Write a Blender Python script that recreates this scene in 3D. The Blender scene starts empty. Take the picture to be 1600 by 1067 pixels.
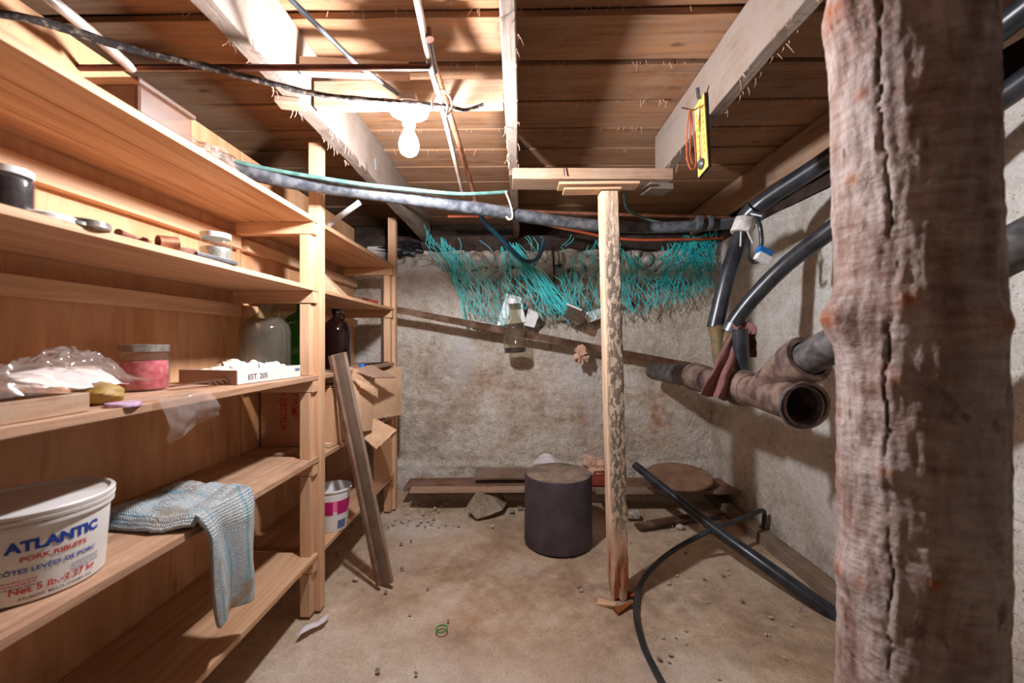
import bpy, math, random
from mathutils import Vector, noise
rng = random.Random(7)
sc = bpy.context.scene
col = sc.collection
# ---------------------------------------------------------------- camera, world, exposure
FPX = 650.0; HC = 1.15; YAW = math.radians(1.057)
cd = bpy.data.cameras.new('camera'); cam = bpy.data.objects.new('camera', cd); col.objects.link(cam)
cd.sensor_width = 36; cd.lens = FPX / 1600 * 36; cd.clip_start = .02
cd.dof.use_dof = True; cd.dof.focus_distance = 1.9; cd.dof.aperture_fstop = 2.6
cam.location = (0, 0, HC); cam.rotation_euler = (math.pi / 2, 0, YAW)
sc.camera = cam
w = bpy.data.worlds.new('world'); sc.world = w; w.use_nodes = True
w.node_tree.nodes['Background'].inputs[0].default_value = (1, .97, .94, 1)
w.node_tree.nodes['Background'].inputs[1].default_value = .07
BULB_STRENGTH = 1450
sc.view_settings.view_transform = 'Standard'; sc.view_settings.look = 'None'
sc.view_settings.gamma = 1; sc.view_settings.use_curve_mapping = False
sc.view_settings.exposure = 0.34

def P(x, y, D):
    u = (x - 800) / FPX; v = (533.5 - y) / FPX
    X = u * math.cos(YAW) - math.sin(YAW); Y = u * math.sin(YAW) + math.cos(YAW)
    t = D / Y
    return Vector((X * t, D, HC + v * t))
def PZ(x, y, z):                       # point seen at a pixel on the level z
    a = P(x, y, 1.0); t = (z - HC) / (a.z - HC)
    return Vector((a.x * t, t, z))
def PX(x, y, X):                       # point seen at a pixel on the upright plane X
    a = P(x, y, 1.0); t = X / a.x
    return Vector((X, t, HC + (a.z - HC) * t))
V = Vector
# ---------------------------------------------------------------- materials
def lin(c):
    return tuple(((v / 255) / 12.92 if v / 255 <= .04045 else ((v / 255 + .055) / 1.055) ** 2.4) for v in c) + (1,)
class NT:
    def __init__(s, name):
        s.m = bpy.data.materials.new(name); s.m.use_nodes = True; s.t = s.m.node_tree
        s.b = s.t.nodes['Principled BSDF']; s.out = s.t.nodes['Material Output']
    def n(s, typ, **kw):
        nd = s.t.nodes.new(typ)
        for k, v in kw.items():
            if k == 'ins':
                for a, b in v.items():
                    if isinstance(b, bpy.types.NodeSocket): s.t.links.new(b, nd.inputs[a])
                    else: nd.inputs[a].default_value = b
            else: setattr(nd, k, v)
        return nd
    def link(s, a, b): s.t.links.new(a, b)
    def mapping(s, src, scale):
        return s.n('ShaderNodeMapping', ins={'Vector': src, 'Scale': scale}).outputs[0]
    def noise(s, src, scale, detail=5, rough=.6, dist=0):
        return s.n('ShaderNodeTexNoise', ins={'Vector': src, 'Scale': scale, 'Detail': detail, 'Roughness': rough, 'Distortion': dist}).outputs['Fac']
    def ramp(s, fac, stops):
        r = s.n('ShaderNodeValToRGB', ins={'Fac': fac}); e = r.color_ramp.elements
        while len(e) < len(stops): e.new(.5)
        for i, (p, c) in enumerate(stops):
            e[i].position = p; e[i].color = c if len(c) == 4 else lin(c)
        return r.outputs[0]
    def mix(s, fac, a, b, mode='MIX'):
        m = s.n('ShaderNodeMix', data_type='RGBA', blend_type=mode)
        for k, v in ((0, fac), (6, a), (7, b)):
            if isinstance(v, bpy.types.NodeSocket): s.link(v, m.inputs[k])
            else: m.inputs[k].default_value = v if k == 0 or len(v) == 4 else lin(v)
        return m.outputs[2]
    def math(s, op, a, b=0.0, clamp=False):
        m = s.n('ShaderNodeMath', operation=op, use_clamp=clamp)
        for k, v in ((0, a), (1, b)):
            if isinstance(v, bpy.types.NodeSocket): s.link(v, m.inputs[k])
            else: m.inputs[k].default_value = v
        return m.outputs[0]
    def bump(s, h, strength, dist=.01):
        b = s.n('ShaderNodeBump', ins={'Height': h, 'Strength': strength, 'Distance': dist})
        s.link(b.outputs[0], s.b.inputs['Normal'])
    def attr(s, name): return s.n('ShaderNodeAttribute', attribute_name=name).outputs['Fac']
W0 = (0, 0, 0, 1); W1 = (1, 1, 1, 1)
def wood(name, light, dark, grain=1.0, dust=None, dustamt=0, knots=.5, rough=.65, bump=.35, fine=26, var=.25, streak=.35):
    s = NT(name); uv = s.n('ShaderNodeTexCoord').outputs['UV']
    geo = s.n('ShaderNodeNewGeometry')
    warp = s.n('ShaderNodeTexNoise', ins={'Vector': s.mapping(uv, (1.2, 5, 1)), 'Scale': 1.6, 'Detail': 2.0})
    add = s.n('ShaderNodeVectorMath', operation='MULTIPLY_ADD')
    s.link(warp.outputs['Color'], add.inputs[0]); add.inputs[1].default_value = (.02, .05, 0); s.link(uv, add.inputs[2])
    u2 = add.outputs[0]
    g1 = s.noise(s.mapping(u2, (1.3, fine, 1)), 2.2, 8, .62)
    g2 = s.noise(s.mapping(u2, (.7, fine * .28, 1)), 2.0, 3, .5)
    f = s.math('ADD', s.math('MULTIPLY', g1, .6), s.math('MULTIPLY', g2, .4))
    c = s.ramp(f, [(.34, dark), (.62, light)])
    st = s.ramp(s.noise(s.mapping(u2, (1.0, 11, 1)), 2.6, 2, .5), [(.60, W1), (.70, (1 - streak,) * 3 + (1,))])
    c = s.mix(1.0, c, st, 'MULTIPLY')
    vor = s.n('ShaderNodeTexVoronoi', ins={'Vector': s.mapping(uv, (2.1, 5.2, 1)), 'Scale': 1.0, 'Randomness': 1.0}).outputs['Distance']
    kn = s.ramp(vor, [(.035, (1 - knots,) * 3 + (1,)), (.075, W1)])
    c = s.mix(1.0, c, kn, 'MULTIPLY')
    rr = s.ramp(geo.outputs['Random Per Island'], [(0, (1 - var,) * 3 + (1,)), (1, W1)])
    c = s.mix(1.0, c, rr, 'MULTIPLY')
    oc = s.n('ShaderNodeTexCoord').outputs['Object']
    if dust:
        dn = s.ramp(s.noise(oc, 9, 6, .7), [(.5 - dustamt * .35, W0), (.68 - dustamt * .2, W1)])
        c = s.mix(s.math('MULTIPLY', dn, min(1, .45 + dustamt * .5)), c, dust)
    sp = s.ramp(s.noise(oc, 140, 2, .6), [(.68, W1), (.74, (.45, .4, .36, 1))])
    c = s.mix(.6, c, s.mix(1, c, sp, 'MULTIPLY'))
    s.link(c, s.b.inputs['Base Color']); s.b.inputs['Roughness'].default_value = rough
    s.b.inputs['Specular IOR Level'].default_value = .25
    h = s.math('ADD', g1, s.math('MULTIPLY', s.noise(oc, 90, 4, .7), .5 if dust else .15))
    s.bump(h, bump, .004)
    return s.m
def stone(name, cols, scale=3.0, bump=.6, attrs=True, fine=70, pebbles=.4, rough=.9, coat=0):
    s = NT(name); oc = s.n('ShaderNodeTexCoord').outputs['Object']
    n1 = s.noise(oc, scale, 7, .62, .4); n2 = s.noise(oc, scale * 7, 6, .7)
    f = s.math('ADD', s.math('MULTIPLY', n1, .65), s.math('MULTIPLY', n2, .35))
    k = len(cols); c = s.ramp(f, [(.36 + .28 * i / (k - 1), cols[i]) for i in range(k)])
    vor = s.n('ShaderNodeTexVoronoi', ins={'Vector': oc, 'Scale': fine, 'Randomness': 1.0})
    sp = s.ramp(vor.outputs['Distance'], [(.1, (1.22, 1.2, 1.16, 1)), (.45, W1), (.75, (.72, .68, .64, 1))])
    c = s.mix(pebbles, c, s.mix(1, c, sp, 'MULTIPLY'))
    pit = s.ramp(s.noise(oc, fine * 1.6, 3, .7), [(.33, (.35, .3, .26, 1)), (.42, W1)])
    c = s.mix(1, c, pit, 'MULTIPLY')
    if attrs:
        brk = s.ramp(s.noise(oc, 16, 6, .7), [(.38, W0), (.56, W1)])
        for a, cc, m in (('white', (222, 220, 216), .7), ('orange', (176, 112, 62), .75), ('damp', (92, 66, 46), .7)):
            v = s.math('MULTIPLY', s.attr(a), s.math('ADD', s.math('MULTIPLY', brk, .7), .3), True)
            c = s.mix(s.math('MULTIPLY', v, m), c, cc)
    s.link(c, s.b.inputs['Base Color']); s.b.inputs['Roughness'].default_value = rough
    s.b.inputs['Specular IOR Level'].default_value = .15
    h = s.math('ADD', s.math('MULTIPLY', n2, 1.2), s.math('ADD', s.math('MULTIPLY', vor.outputs['Distance'], -.35), s.math('MULTIPLY', s.noise(oc, fine * 2, 4, .7), .5)))
    s.bump(h, bump, .012)
    return s.m
def plain(name, c, rough=.5, metal=0, c2=None, scale=20, spec=.4, bump=0, emit=0, lo=.4, hi=.62, sheen=0):
    s = NT(name); oc = s.n('ShaderNodeTexCoord').outputs['Object']
    n = s.noise(oc, scale, 6, .65)
    cc = s.ramp(n, [(lo, c), (hi, c2 or c)])
    s.link(cc, s.b.inputs['Base Color']); s.b.inputs['Roughness'].default_value = rough
    s.b.inputs['Metallic'].default_value = metal; s.b.inputs['Specular IOR Level'].default_value = spec
    if bump: s.bump(s.noise(oc, scale * 3, 4, .7), bump, .003)
    if emit:
        s.b.inputs['Emission Color'].default_value = lin(c); s.b.inputs['Emission Strength'].default_value = emit
    return s.m
def film(name, tint, clear=.8, rough=.12, haze=(235, 232, 228), fres=1.35):   # thin clear plastic or glass
    s = NT(name); t = s.t
    tr = s.n('ShaderNodeBsdfTransparent', ins={'Color': lin(tint)})
    gl = s.n('ShaderNodeBsdfGlossy', ins={'Roughness': rough})
    df = s.n('ShaderNodeBsdfDiffuse', ins={'Color': lin(haze)})
    m1 = s.n('ShaderNodeMixShader', ins={0: clear}); s.link(df.outputs[0], m1.inputs[1]); s.link(tr.outputs[0], m1.inputs[2])
    lw = s.n('ShaderNodeLayerWeight', ins={'Blend': .5}).outputs['Facing']
    fr = s.math('ADD', s.math('MULTIPLY', s.math('POWER', lw, 3.5), (fres - 1) * 1.8), .05, True)
    m2 = s.n('ShaderNodeMixShader'); s.link(fr, m2.inputs[0]); s.link(m1.outputs[0], m2.inputs[1]); s.link(gl.outputs[0], m2.inputs[2])
    s.link(m2.outputs[0], s.out.inputs[0])
    return s.m
M = dict(
    shelf=wood('shelf_pine', (216, 174, 136), (182, 134, 96), knots=.35, var=.12, streak=.2),
    shelf_d=wood('shelf_pine_worn', (208, 168, 136), (166, 122, 92), dust=(150, 116, 92), dustamt=.1, knots=.4, var=.16, streak=.35),
    stud=wood('stud_pine', (228, 186, 148), (200, 152, 112), knots=.25, var=.12, streak=.12),
    ply=wood('plywood', (218, 168, 124), (186, 130, 86), dust=(196, 160, 128), dustamt=.05, knots=.3, var=.05, fine=7, streak=.22, bump=.1),
    ceil=wood('ceiling_plank', (182, 132, 92), (132, 90, 60), dust=(150, 122, 100), dustamt=.3, knots=.6, var=.3, streak=.35, rough=.8),
    joist=wood('dusty_joist', (158, 132, 112), (116, 90, 72), dust=(142, 128, 116), dustamt=.75, knots=.45, rough=.9, bump=.6),
    bare=wood('bare_lumber', (200, 166, 136), (172, 130, 98), dust=(176, 154, 134), dustamt=.15, knots=.5),
    old=wood('old_plank', (156, 124, 100), (112, 82, 62), dust=(150, 132, 116), dustamt=.5, rough=.85, knots=.6, bump=.6),
    old_red=wood('old_red_plank', (150, 106, 84), (104, 66, 50), dust=(150, 126, 108), dustamt=.3, rough=.85, bump=.5),
    dark=wood('dark_beam', (74, 54, 44), (44, 32, 28), dust=(92, 78, 70), dustamt=.3, rough=.9),
    strip=wood('wall_strip', (112, 78, 58), (70, 46, 34), dust=(150, 126, 106), dustamt=.15, rough=.85),
    concrete=stone('rough_concrete', [(176, 156, 134), (222, 208, 190), (242, 236, 226)], scale=3.2, bump=1.0, fine=60, pebbles=.35),
    concrete_r=stone('smooth_concrete', [(190, 178, 162), (220, 212, 200), (236, 232, 224)], scale=3.4, bump=.5, pebbles=.3),
    floor=stone('dirt_floor', [(164, 138, 112), (202, 176, 148), (226, 208, 186)], scale=2.2, bump=.5, fine=110, pebbles=.25),
    rock=stone('grey_rock', [(140, 124, 104), (168, 152, 130), (188, 174, 152)], scale=9, bump=.6, attrs=False),
    bark=None,
    black_pipe=plain('black_abs', (34, 36, 40), .32, c2=(58, 60, 64), scale=14, spec=.5),
    grey_pipe=plain('dusty_black_abs', (52, 55, 60), .42, c2=(96, 96, 98), scale=30, spec=.5, bump=.1),
    iron=plain('rusty_iron', (82, 62, 56), .7, c2=(142, 118, 104), scale=16, bump=.5, metal=.1),
    iron_grey=plain('grey_iron', (62, 60, 62), .6, c2=(110, 104, 100), scale=22, bump=.2, metal=.1),
    copper=plain('dull_copper', (140, 84, 58), .38, c2=(190, 130, 100), scale=10, metal=.55),
    copper_w=plain('worn_pale_pipe', (160, 128, 110), .4, c2=(196, 184, 174), scale=12, metal=.3),
    copper_d=plain('dark_copper', (70, 44, 36), .35, c2=(112, 66, 48), scale=8, metal=.6),
    brass=plain('green_brass', (98, 104, 72), .55, c2=(146, 112, 80), scale=40, metal=.3, bump=.2),
    cable=plain('dusty_cable', (50, 42, 38), .9, c2=(176, 156, 134), scale=55, bump=.9, lo=.5, hi=.7),
    steel=plain('grey_conduit', (88, 92, 98), .35, c2=(130, 132, 136), scale=12, metal=.6),
    green_hose=plain('green_cable', (64, 98, 90), .5, c2=(96, 128, 118), scale=25),
    teal=plain('teal_twine', (20, 186, 190), .55, c2=(70, 214, 210), scale=8),
    blue_hose=plain('dark_blue_hose', (20, 64, 84), .4, c2=(30, 84, 104), scale=8),
    white_pl=plain('white_plastic', (226, 224, 220), .35, c2=(238, 236, 232), scale=12),
    porcelain=plain('porcelain', (236, 234, 230), .25, c2=(244, 242, 238)),
    bulb=plain('lit_bulb', (244, 246, 255), .4, emit=BULB_STRENGTH),
    pail=plain('pail_plastic', (226, 220, 212), .38, c2=(236, 232, 224), scale=6, spec=.45),
    lid=plain('lid_plastic', (214, 206, 198), .4, c2=(226, 220, 214), scale=6),
    ink_blue=plain('blue_ink', (30, 66, 160), .5), ink_red=plain('red_ink', (206, 52, 44), .5), ink_black=plain('black_ink', (40, 36, 36), .6),
    ink_grey=plain('grey_ink', (96, 110, 140), .6),
    card=plain('cardboard', (196, 148, 110), .85, c2=(206, 160, 122), scale=5, spec=.1),
    card_l=plain('pale_cardboard', (214, 176, 140), .85, c2=(196, 156, 122), scale=6, spec=.1),
    card_d=plain('brown_card', (160, 126, 108), .85, c2=(172, 138, 118), scale=6, spec=.1),
    carton=plain('white_carton', (214, 204, 194), .7, c2=(226, 218, 208), scale=6),
    paper=plain('white_paper', (220, 216, 214), .8, c2=(236, 232, 230), scale=8),
    napkin=plain('cream_paper', (224, 200, 178), .85, c2=(234, 218, 204), scale=10),
    glass=film('clear_glass', (244, 246, 242), .97, .03, fres=1.3),
    glass_jug=film('dusty_clear_glass', (232, 230, 218), .92, .05, (190, 180, 162), 1.35),
    glass_g=film('green_glass', (96, 196, 112), .90, .04, (20, 110, 50), 1.45),
    glass_b=film('brown_glass', (120, 70, 64), .88, .04, (66, 38, 36), 1.45),
    bag=film('clear_bag', (246, 240, 236), .93, .10, (226, 214, 204), 1.30),
    bag_h=film('milky_bag', (246, 240, 236), .86, .14, (226, 214, 204), 1.28),
    tubp=film('milky_box', (206, 184, 168), .74, .25, (150, 118, 100), 1.25),
    metal=plain('tin_lid', (190, 184, 174), .3, c2=(130, 110, 90), scale=60, metal=.8, lo=.5, hi=.75),
    jam=plain('dark_preserve', (38, 22, 26), .3), pink=plain('pink_preserve', (196, 76, 92), .5, c2=(224, 126, 132), scale=45, bump=.6),
    silver=plain('foil_contents', (170, 160, 150), .3, c2=(226, 222, 214), scale=40, metal=.5, bump=.5),
    rust=plain('rusty_metal', (88, 52, 42), .6, c2=(132, 84, 66), scale=50, metal=.3),
    greyblade=plain('grey_blade', (92, 92, 98), .4, c2=(112, 110, 112), metal=.5),
    drum=plain('dark_drum', (62, 52, 56), .6, c2=(78, 66, 68), scale=9),
    drumtop=plain('dusty_drum_top', (112, 94, 82), .9, c2=(158, 134, 112), scale=14, bump=.4),
    disc=plain('dirty_disc', (132, 98, 76), .85, c2=(160, 124, 98), scale=10, bump=.3),
    brick=plain('red_brick', (132, 50, 42), .8, c2=(150, 66, 54), scale=30, bump=.3),
    insul=plain('pink_insulation', (206, 160, 134), .95, c2=(226, 190, 164), scale=40, bump=1),
    rag=plain('brown_rag', (122, 84, 80), .95, c2=(140, 98, 92), scale=60, spec=.05, bump=.4),
    yellow=plain('yellow_plate', (232, 190, 84), .5, c2=(240, 206, 110), scale=30),
    black=plain('black_matte', (26, 26, 28), .45), blue=plain('blue_plastic', (36, 110, 190), .4),
    magenta=plain('magenta_print', (176, 24, 100), .45), pinkp=plain('pink_print', (232, 120, 160), .45),
    redtool=plain('red_handle', (178, 72, 58), .45), orange=plain('orange_wire', (206, 98, 58), .5, c2=(170, 80, 50)),
    green=plain('green_ring', (60, 150, 70), .5), purple=plain('purple_lid', (170, 110, 150), .4, c2=(214, 190, 210), scale=30),
    olive=plain('olive_fruit', (150, 118, 50), .6, c2=(176, 146, 80), scale=30), sealant=plain('white_sealant', (214, 208, 200), .8, c2=(190, 180, 168), scale=80, bump=.6),
    web=film('cobweb', (230, 220, 205), .45, .6, (206, 188, 168), 1.05),
    rot=wood('rotten_wood', (170, 96, 48), (92, 50, 28), knots=.5, rough=.9, bump=.8),
)
def towel_mat():
    s = NT('blue_towel'); uv = s.n('ShaderNodeTexCoord').outputs['UV']; oc = s.n('ShaderNodeTexCoord').outputs['Object']
    f = s.noise(s.mapping(uv, (16, 1.2, 1)), 2.0, 4, .6)
    c = s.ramp(f, [(.38, (158, 198, 212)), (.46, (212, 224, 226)), (.62, (232, 230, 224))])
    c = s.mix(s.ramp(s.noise(oc, 10, 4, .6), [(.56, W0), (.7, W1)]), c, (196, 170, 142))
    wv = s.n('ShaderNodeTexWave', wave_type='BANDS', bands_direction='X', ins={'Vector': uv, 'Scale': 44.0, 'Distortion': 2.5, 'Detail': 3.0, 'Detail Scale': 3.0}).outputs['Fac']
    wy = s.n('ShaderNodeTexWave', wave_type='BANDS', bands_direction='Y', ins={'Vector': uv, 'Scale': 44.0, 'Distortion': 2.5, 'Detail': 3.0, 'Detail Scale': 3.0}).outputs['Fac']
    kn = s.math('MULTIPLY', wv, wy)
    c = s.mix(1, c, s.ramp(kn, [(.02, (.68, .69, .7, 1)), (.4, W1)]), 'MULTIPLY')
    s.link(c, s.b.inputs['Base Color']); s.b.inputs['Roughness'].default_value = .95; s.b.inputs['Specular IOR Level'].default_value = .05
    s.bump(s.math('ADD', kn, s.noise(oc, 260, 3, .7)), .8, .006); return s.m
M['towel'] = towel_mat()
def bark_mat():
    s = NT('tree_bark'); oc = s.n('ShaderNodeTexCoord').outputs['Object']
    a = s.noise(s.mapping(oc, (9, 9, 3)), 1.4, 7, .66, .5); b = s.noise(s.mapping(oc, (14, 14, 60)), 1.2, 4, .6)
    c = s.ramp(s.math('ADD', s.math('MULTIPLY', a, .7), s.math('MULTIPLY', b, .3)), [(.34, (98, 66, 54)), (.45, (146, 118, 106)), (.58, (186, 168, 158))])
    gr = s.ramp(s.noise(oc, 5, 5, .6), [(.5, W0), (.68, W1)])
    c = s.mix(s.math('MULTIPLY', gr, .5), c, (168, 160, 156))
    c = s.mix(s.ramp(s.noise(s.mapping(oc, (16, 16, 9)), 1.6, 6, .7, .6), [(.58, W0), (.7, (.75, .75, .75, 1))]), c, (88, 58, 48)); c = s.mix(s.attr('knot'), c, (168, 96, 52)); c = s.mix(s.attr('crack'), c, (40, 24, 20))
    s.link(c, s.b.inputs['Base Color']); s.b.inputs['Roughness'].default_value = .85; s.b.inputs['Specular IOR Level'].default_value = .15
    s.bump(s.math('ADD', s.noise(oc, 60, 6, .7), s.math('MULTIPLY', b, 1.2)), .7, .008); return s.m
M['bark'] = bark_mat()
def post_mat():
    s = NT('crusted_post'); oc = s.n('ShaderNodeTexCoord').outputs['Object']; uv = s.n('ShaderNodeTexCoord').outputs['UV']
    g = s.noise(s.mapping(uv, (1.3, 26, 1)), 2.2, 7, .6)
    c = s.ramp(g, [(.36, (198, 158, 122)), (.6, (228, 200, 170))])
    cr = s.ramp(s.noise(s.mapping(oc, (1, 1, .45)), 62, 4, .65), [(.47, W0), (.54, W1)])
    cr2 = s.math('MULTIPLY', cr, s.attr('crust'))
    c = s.mix(s.math('MULTIPLY', s.attr('crust'), .75), c, (172, 156, 138)); c = s.mix(cr2, c, (112, 94, 78))
    c = s.mix(s.math('MULTIPLY', s.attr('wet'), s.ramp(s.noise(s.mapping(oc, (30, 30, 4)), 1, 4, .6), [(.35, W0), (.55, W1)])), c, (146, 76, 34))
    s.link(c, s.b.inputs['Base Color']); s.b.inputs['Roughness'].default_value = .85
    s.bump(s.math('ADD', s.math('MULTIPLY', cr2, 1.0), g), .8, .006); return s.m
M['post'] = post_mat()
# ---------------------------------------------------------------- mesh helpers
class MB:
    def __init__(s): s.v = []; s.f = []; s.uv = []; s.at = {}
    def quadgrid(s, pts, nu, nv, uvf=None, closeu=False, closev=False):
        b = len(s.v); s.v += pts
        o = rng.random() * 40
        for i in range(nu if closeu else nu - 1):
            for j in range(nv if closev else nv - 1):
                ids = [(i, j), ((i + 1), j), ((i + 1), (j + 1)), (i, (j + 1))]
                s.f.append([b + (a % nu) * nv + (c % nv) for a, c in ids])
                s.uv.append([(uvf(a, c) if uvf else (a * .01 + o, c * .01)) for a, c in ids])
    def fan(s, ids, uvs=None):
        s.f.append(list(ids)); s.uv.append(uvs or [(0, 0)] * len(ids))
    def board(s, p0, p1, wd, th, wdir=(0, 0, 1), seg=1, wob=0, taper=1.0):
        p0 = V(p0); p1 = V(p1); d = (p1 - p0); L = d.length; d.normalize()
        a = V(wdir); a = (a - d * a.dot(d)).normalized(); b = d.cross(a)
        b0 = len(s.v); ou = rng.random() * 30; ov = rng.random() * 30; off = rng.random() * 50
        for i in range(seg + 1):
            t = i / seg; c = p0.lerp(p1, t); k = 1 + (taper - 1) * t
            for sa, sb in ((-1, -1), (1, -1), (1, 1), (-1, 1)):
                q = c + a * (sa * wd / 2 * k) + b * (sb * th / 2 * k)
                if wob:
                    n = noise.noise_vector(V((off + t * L * 5, sa * 3.1, sb * 2.7))) * wob + noise.noise_vector(V((off + t * L * 1.2, 0, sa))) * wob
                    q = q + a * n.x + b * n.y * .6
                s.v.append(q)
        per = [0, wd, wd + th, 2 * wd + th, 2 * wd + 2 * th]
        for i in range(seg):
            for k in range(4):
                k2 = (k + 1) % 4
                s.f.append([b0 + i * 4 + k, b0 + i * 4 + k2, b0 + i * 4 + 4 + k2, b0 + i * 4 + 4 + k])
                u0 = ou + L * i / seg; u1 = ou + L * (i + 1) / seg
                s.uv.append([(u0, ov + per[k]), (u0, ov + per[k + 1]), (u1, ov + per[k + 1]), (u1, ov + per[k])])
        e = b0 + seg * 4
        s.f.append([b0 + 3, b0 + 2, b0 + 1, b0]); s.uv.append([(ou, ov + th), (ou, ov + wd + th), (ou, ov + wd), (ou, ov)])
        s.f.append([e, e + 1, e + 2, e + 3]); s.uv.append([(ou, ov), (ou, ov + wd), (ou, ov + wd + th), (ou, ov + th)])
        return s
    def box(s, x0, x1, y0, y1, z0, z1, ax=None, seg=1, wob=0):
        dx, dy, dz = x1 - x0, y1 - y0, z1 - z0; cx, cy, cz = (x0 + x1) / 2, (y0 + y1) / 2, (z0 + z1) / 2
        if ax is None: ax = 'xyz'[[dx, dy, dz].index(max(dx, dy, dz))]
        if ax == 'x': return s.board((x0, cy, cz), (x1, cy, cz), dy, dz, (0, 1, 0), seg, wob)
        if ax == 'y': return s.board((cx, y0, cz), (cx, y1, cz), dx, dz, (1, 0, 0), seg, wob)
        return s.board((cx, cy, z0), (cx, cy, z1), dx, dy, (1, 0, 0), seg, wob)
    def tube(s, pts, r, n=12, smooth=0, caps=True, wob=0, hollow=0):
        pts = [V(p) for p in pts]
        if smooth:
            q = []; P_ = [pts[0]] + pts + [pts[-1]]
            for i in range(1, len(P_) - 2):
                for k in range(smooth):
                    t = k / smooth; a, b, c, d = P_[i - 1:i + 3]
                    q.append(.5 * ((2 * b) + (c - a) * t + (2 * a - 5 * b + 4 * c - d) * t * t + (3 * b - a - 3 * c + d) * t ** 3))
            q.append(pts[-1]); pts = q
        m = len(pts); rad = r if isinstance(r, (list, tuple)) else None
        d0 = (pts[1] - pts[0]).normalized(); a = d0.orthogonal().normalized(); rows = []; L = 0
        off = rng.random() * 50; ou = rng.random() * 9
        verts = []
        for i, p in enumerate(pts):
            d = (pts[min(i + 1, m - 1)] - pts[max(i - 1, 0)])
            d = d.normalized() if d.length > 1e-9 else d0
            a = (a - d * a.dot(d)).normalized(); b = d.cross(a)
            rr = rad[min(len(rad) - 1, round(i * (len(rad) - 1) / (m - 1)))] if rad else r
            if rad and len(rad) > 1:
                t = i * (len(rad) - 1) / (m - 1); k = min(int(t), len(rad) - 2); rr = rad[k] + (rad[k + 1] - rad[k]) * (t - k)
            if i: L += (p - pts[i - 1]).length
            rows.append(L)
            for k in range(n):
                an = 2 * math.pi * k / n; r2 = rr
                if wob: r2 *= 1 + wob * noise.noise(V((off + L * 40, math.cos(an) * 1.5, math.sin(an) * 1.5)))
                verts.append(p + (a * math.cos(an) + b * math.sin(an)) * r2)
        b0 = len(s.v); R = rad[0] if rad else r
        s.quadgrid(verts, m, n, lambda i, j: (ou + rows[min(i, m - 1)], j * 2 * math.pi * R / n), closev=True)
        if caps:
            s.fan([b0 + k for k in range(n)][::-1]); s.fan([b0 + (m - 1) * n + k for k in range(n)])
        return s
    def lathe(s, prof, c, n=32, sx=1, sy=1, axis=None, ang0=0):
        c = V(c); m = len(prof); vs = []
        if axis is None: A, B, C = V((1, 0, 0)), V((0, 1, 0)), V((0, 0, 1))
        else:
            C = V(axis).normalized(); A = C.orthogonal().normalized(); B = C.cross(A)
        for r, z in prof:
            for k in range(n):
                an = 2 * math.pi * k / n + ang0
                vs.append(c + A * (max(r, 1e-5) * sx * math.cos(an)) + B * (max(r, 1e-5) * sy * math.sin(an)) + C * z)
        s.quadgrid(vs, m, n, lambda i, j: (i * .02, j * .01), closev=True)
        return s
    def sheet(s, fn, nu, nv, lu=1, lv=1):
        s.quadgrid([V(fn(i / (nu - 1), j / (nv - 1))) for i in range(nu) for j in range(nv)], nu, nv,
                   lambda i, j: (i / (nu - 1) * lu, j / (nv - 1) * lv)); return s
    def blob(s, c, r, nz=.25, fr=3, seg=14, seed=None, flat=0, facet=False):
        c = V(c); r = V(r) if not isinstance(r, (int, float)) else V((r, r, r)); off = V((rng.random() * 60,) * 3) if seed is None else V((seed, 0, 0))
        vs = []
        for i in range(seg + 1):
            th = math.pi * i / seg
            for j in range(seg * 2):
                ph = math.pi * j / seg; d = V((math.sin(th) * math.cos(ph), math.sin(th) * math.sin(ph), math.cos(th)))
                k = 1 + nz * noise.noise(d * fr * .5 + off) * 1.6 + nz * .5 * noise.noise(d * fr * 1.7 + off)
                q = V((d.x * r.x, d.y * r.y, d.z * r.z)) * k
                if flat: q.z = max(q.z, -r.z * flat)
                vs.append(c + q)
        s.quadgrid(vs, seg + 1, seg * 2, closev=True); return s
ORG = {}
def props(o, label=None, cat=None, group=None, kind=None):
    if label: o['label'] = label
    if cat: o['category'] = cat
    if group: o['group'] = group
    if kind: o['kind'] = kind
    return o
def thing(name, label, cat, loc, group=None):
    o = bpy.data.objects.new(name, None); o.empty_display_size = .05; col.objects.link(o); o.location = loc
    ORG[o.name] = V(loc); return props(o, label, cat, group)
def obj(name, mb, mat, parent=None, smooth=False, bevel=0, solid=0, label=None, cat=None, group=None, kind=None, attrs=None, solo=None, soff=0):
    vs = mb.v
    if parent is not None: L = ORG[parent.name]
    elif solo is not None: L = V(solo)
    else:
        xs = [p[0] for p in vs]; ys = [p[1] for p in vs]; zs = [p[2] for p in vs]
        L = V(((min(xs) + max(xs)) / 2, (min(ys) + max(ys)) / 2, min(zs)))
    me = bpy.data.meshes.new(name); me.from_pydata([tuple(V(p) - L) for p in vs], [], mb.f)
    ul = me.uv_layers.new(name='UVMap'); k = 0; flat = []
    for fu in mb.uv:
        for c in fu: flat += [c[0], c[1]]
    ul.data.foreach_set('uv', flat)
    for nm, vals in (attrs or {}).items():
        at = me.attributes.new(nm, 'FLOAT', 'POINT'); at.data.foreach_set('value', vals)
    if smooth: me.polygons.foreach_set('use_smooth', [True] * len(me.polygons))
    me.materials.append(M[mat] if isinstance(mat, str) else mat)
    o = bpy.data.objects.new(name, me); col.objects.link(o)
    if parent is not None: o.parent = parent
    else: o.location = L
    ORG[o.name] = L
    if smooth:
        try: me.set_sharp_from_angle(angle=math.radians(40))
        except Exception: pass
    if bevel:
        b = o.modifiers.new('bevel', 'BEVEL'); b.width = bevel; b.segments = 2; b.limit_method = 'ANGLE'
    if solid:
        m = o.modifiers.new('solid', 'SOLIDIFY'); m.thickness = solid; m.offset = soff
    return props(o, label, cat, group, kind)
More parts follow.
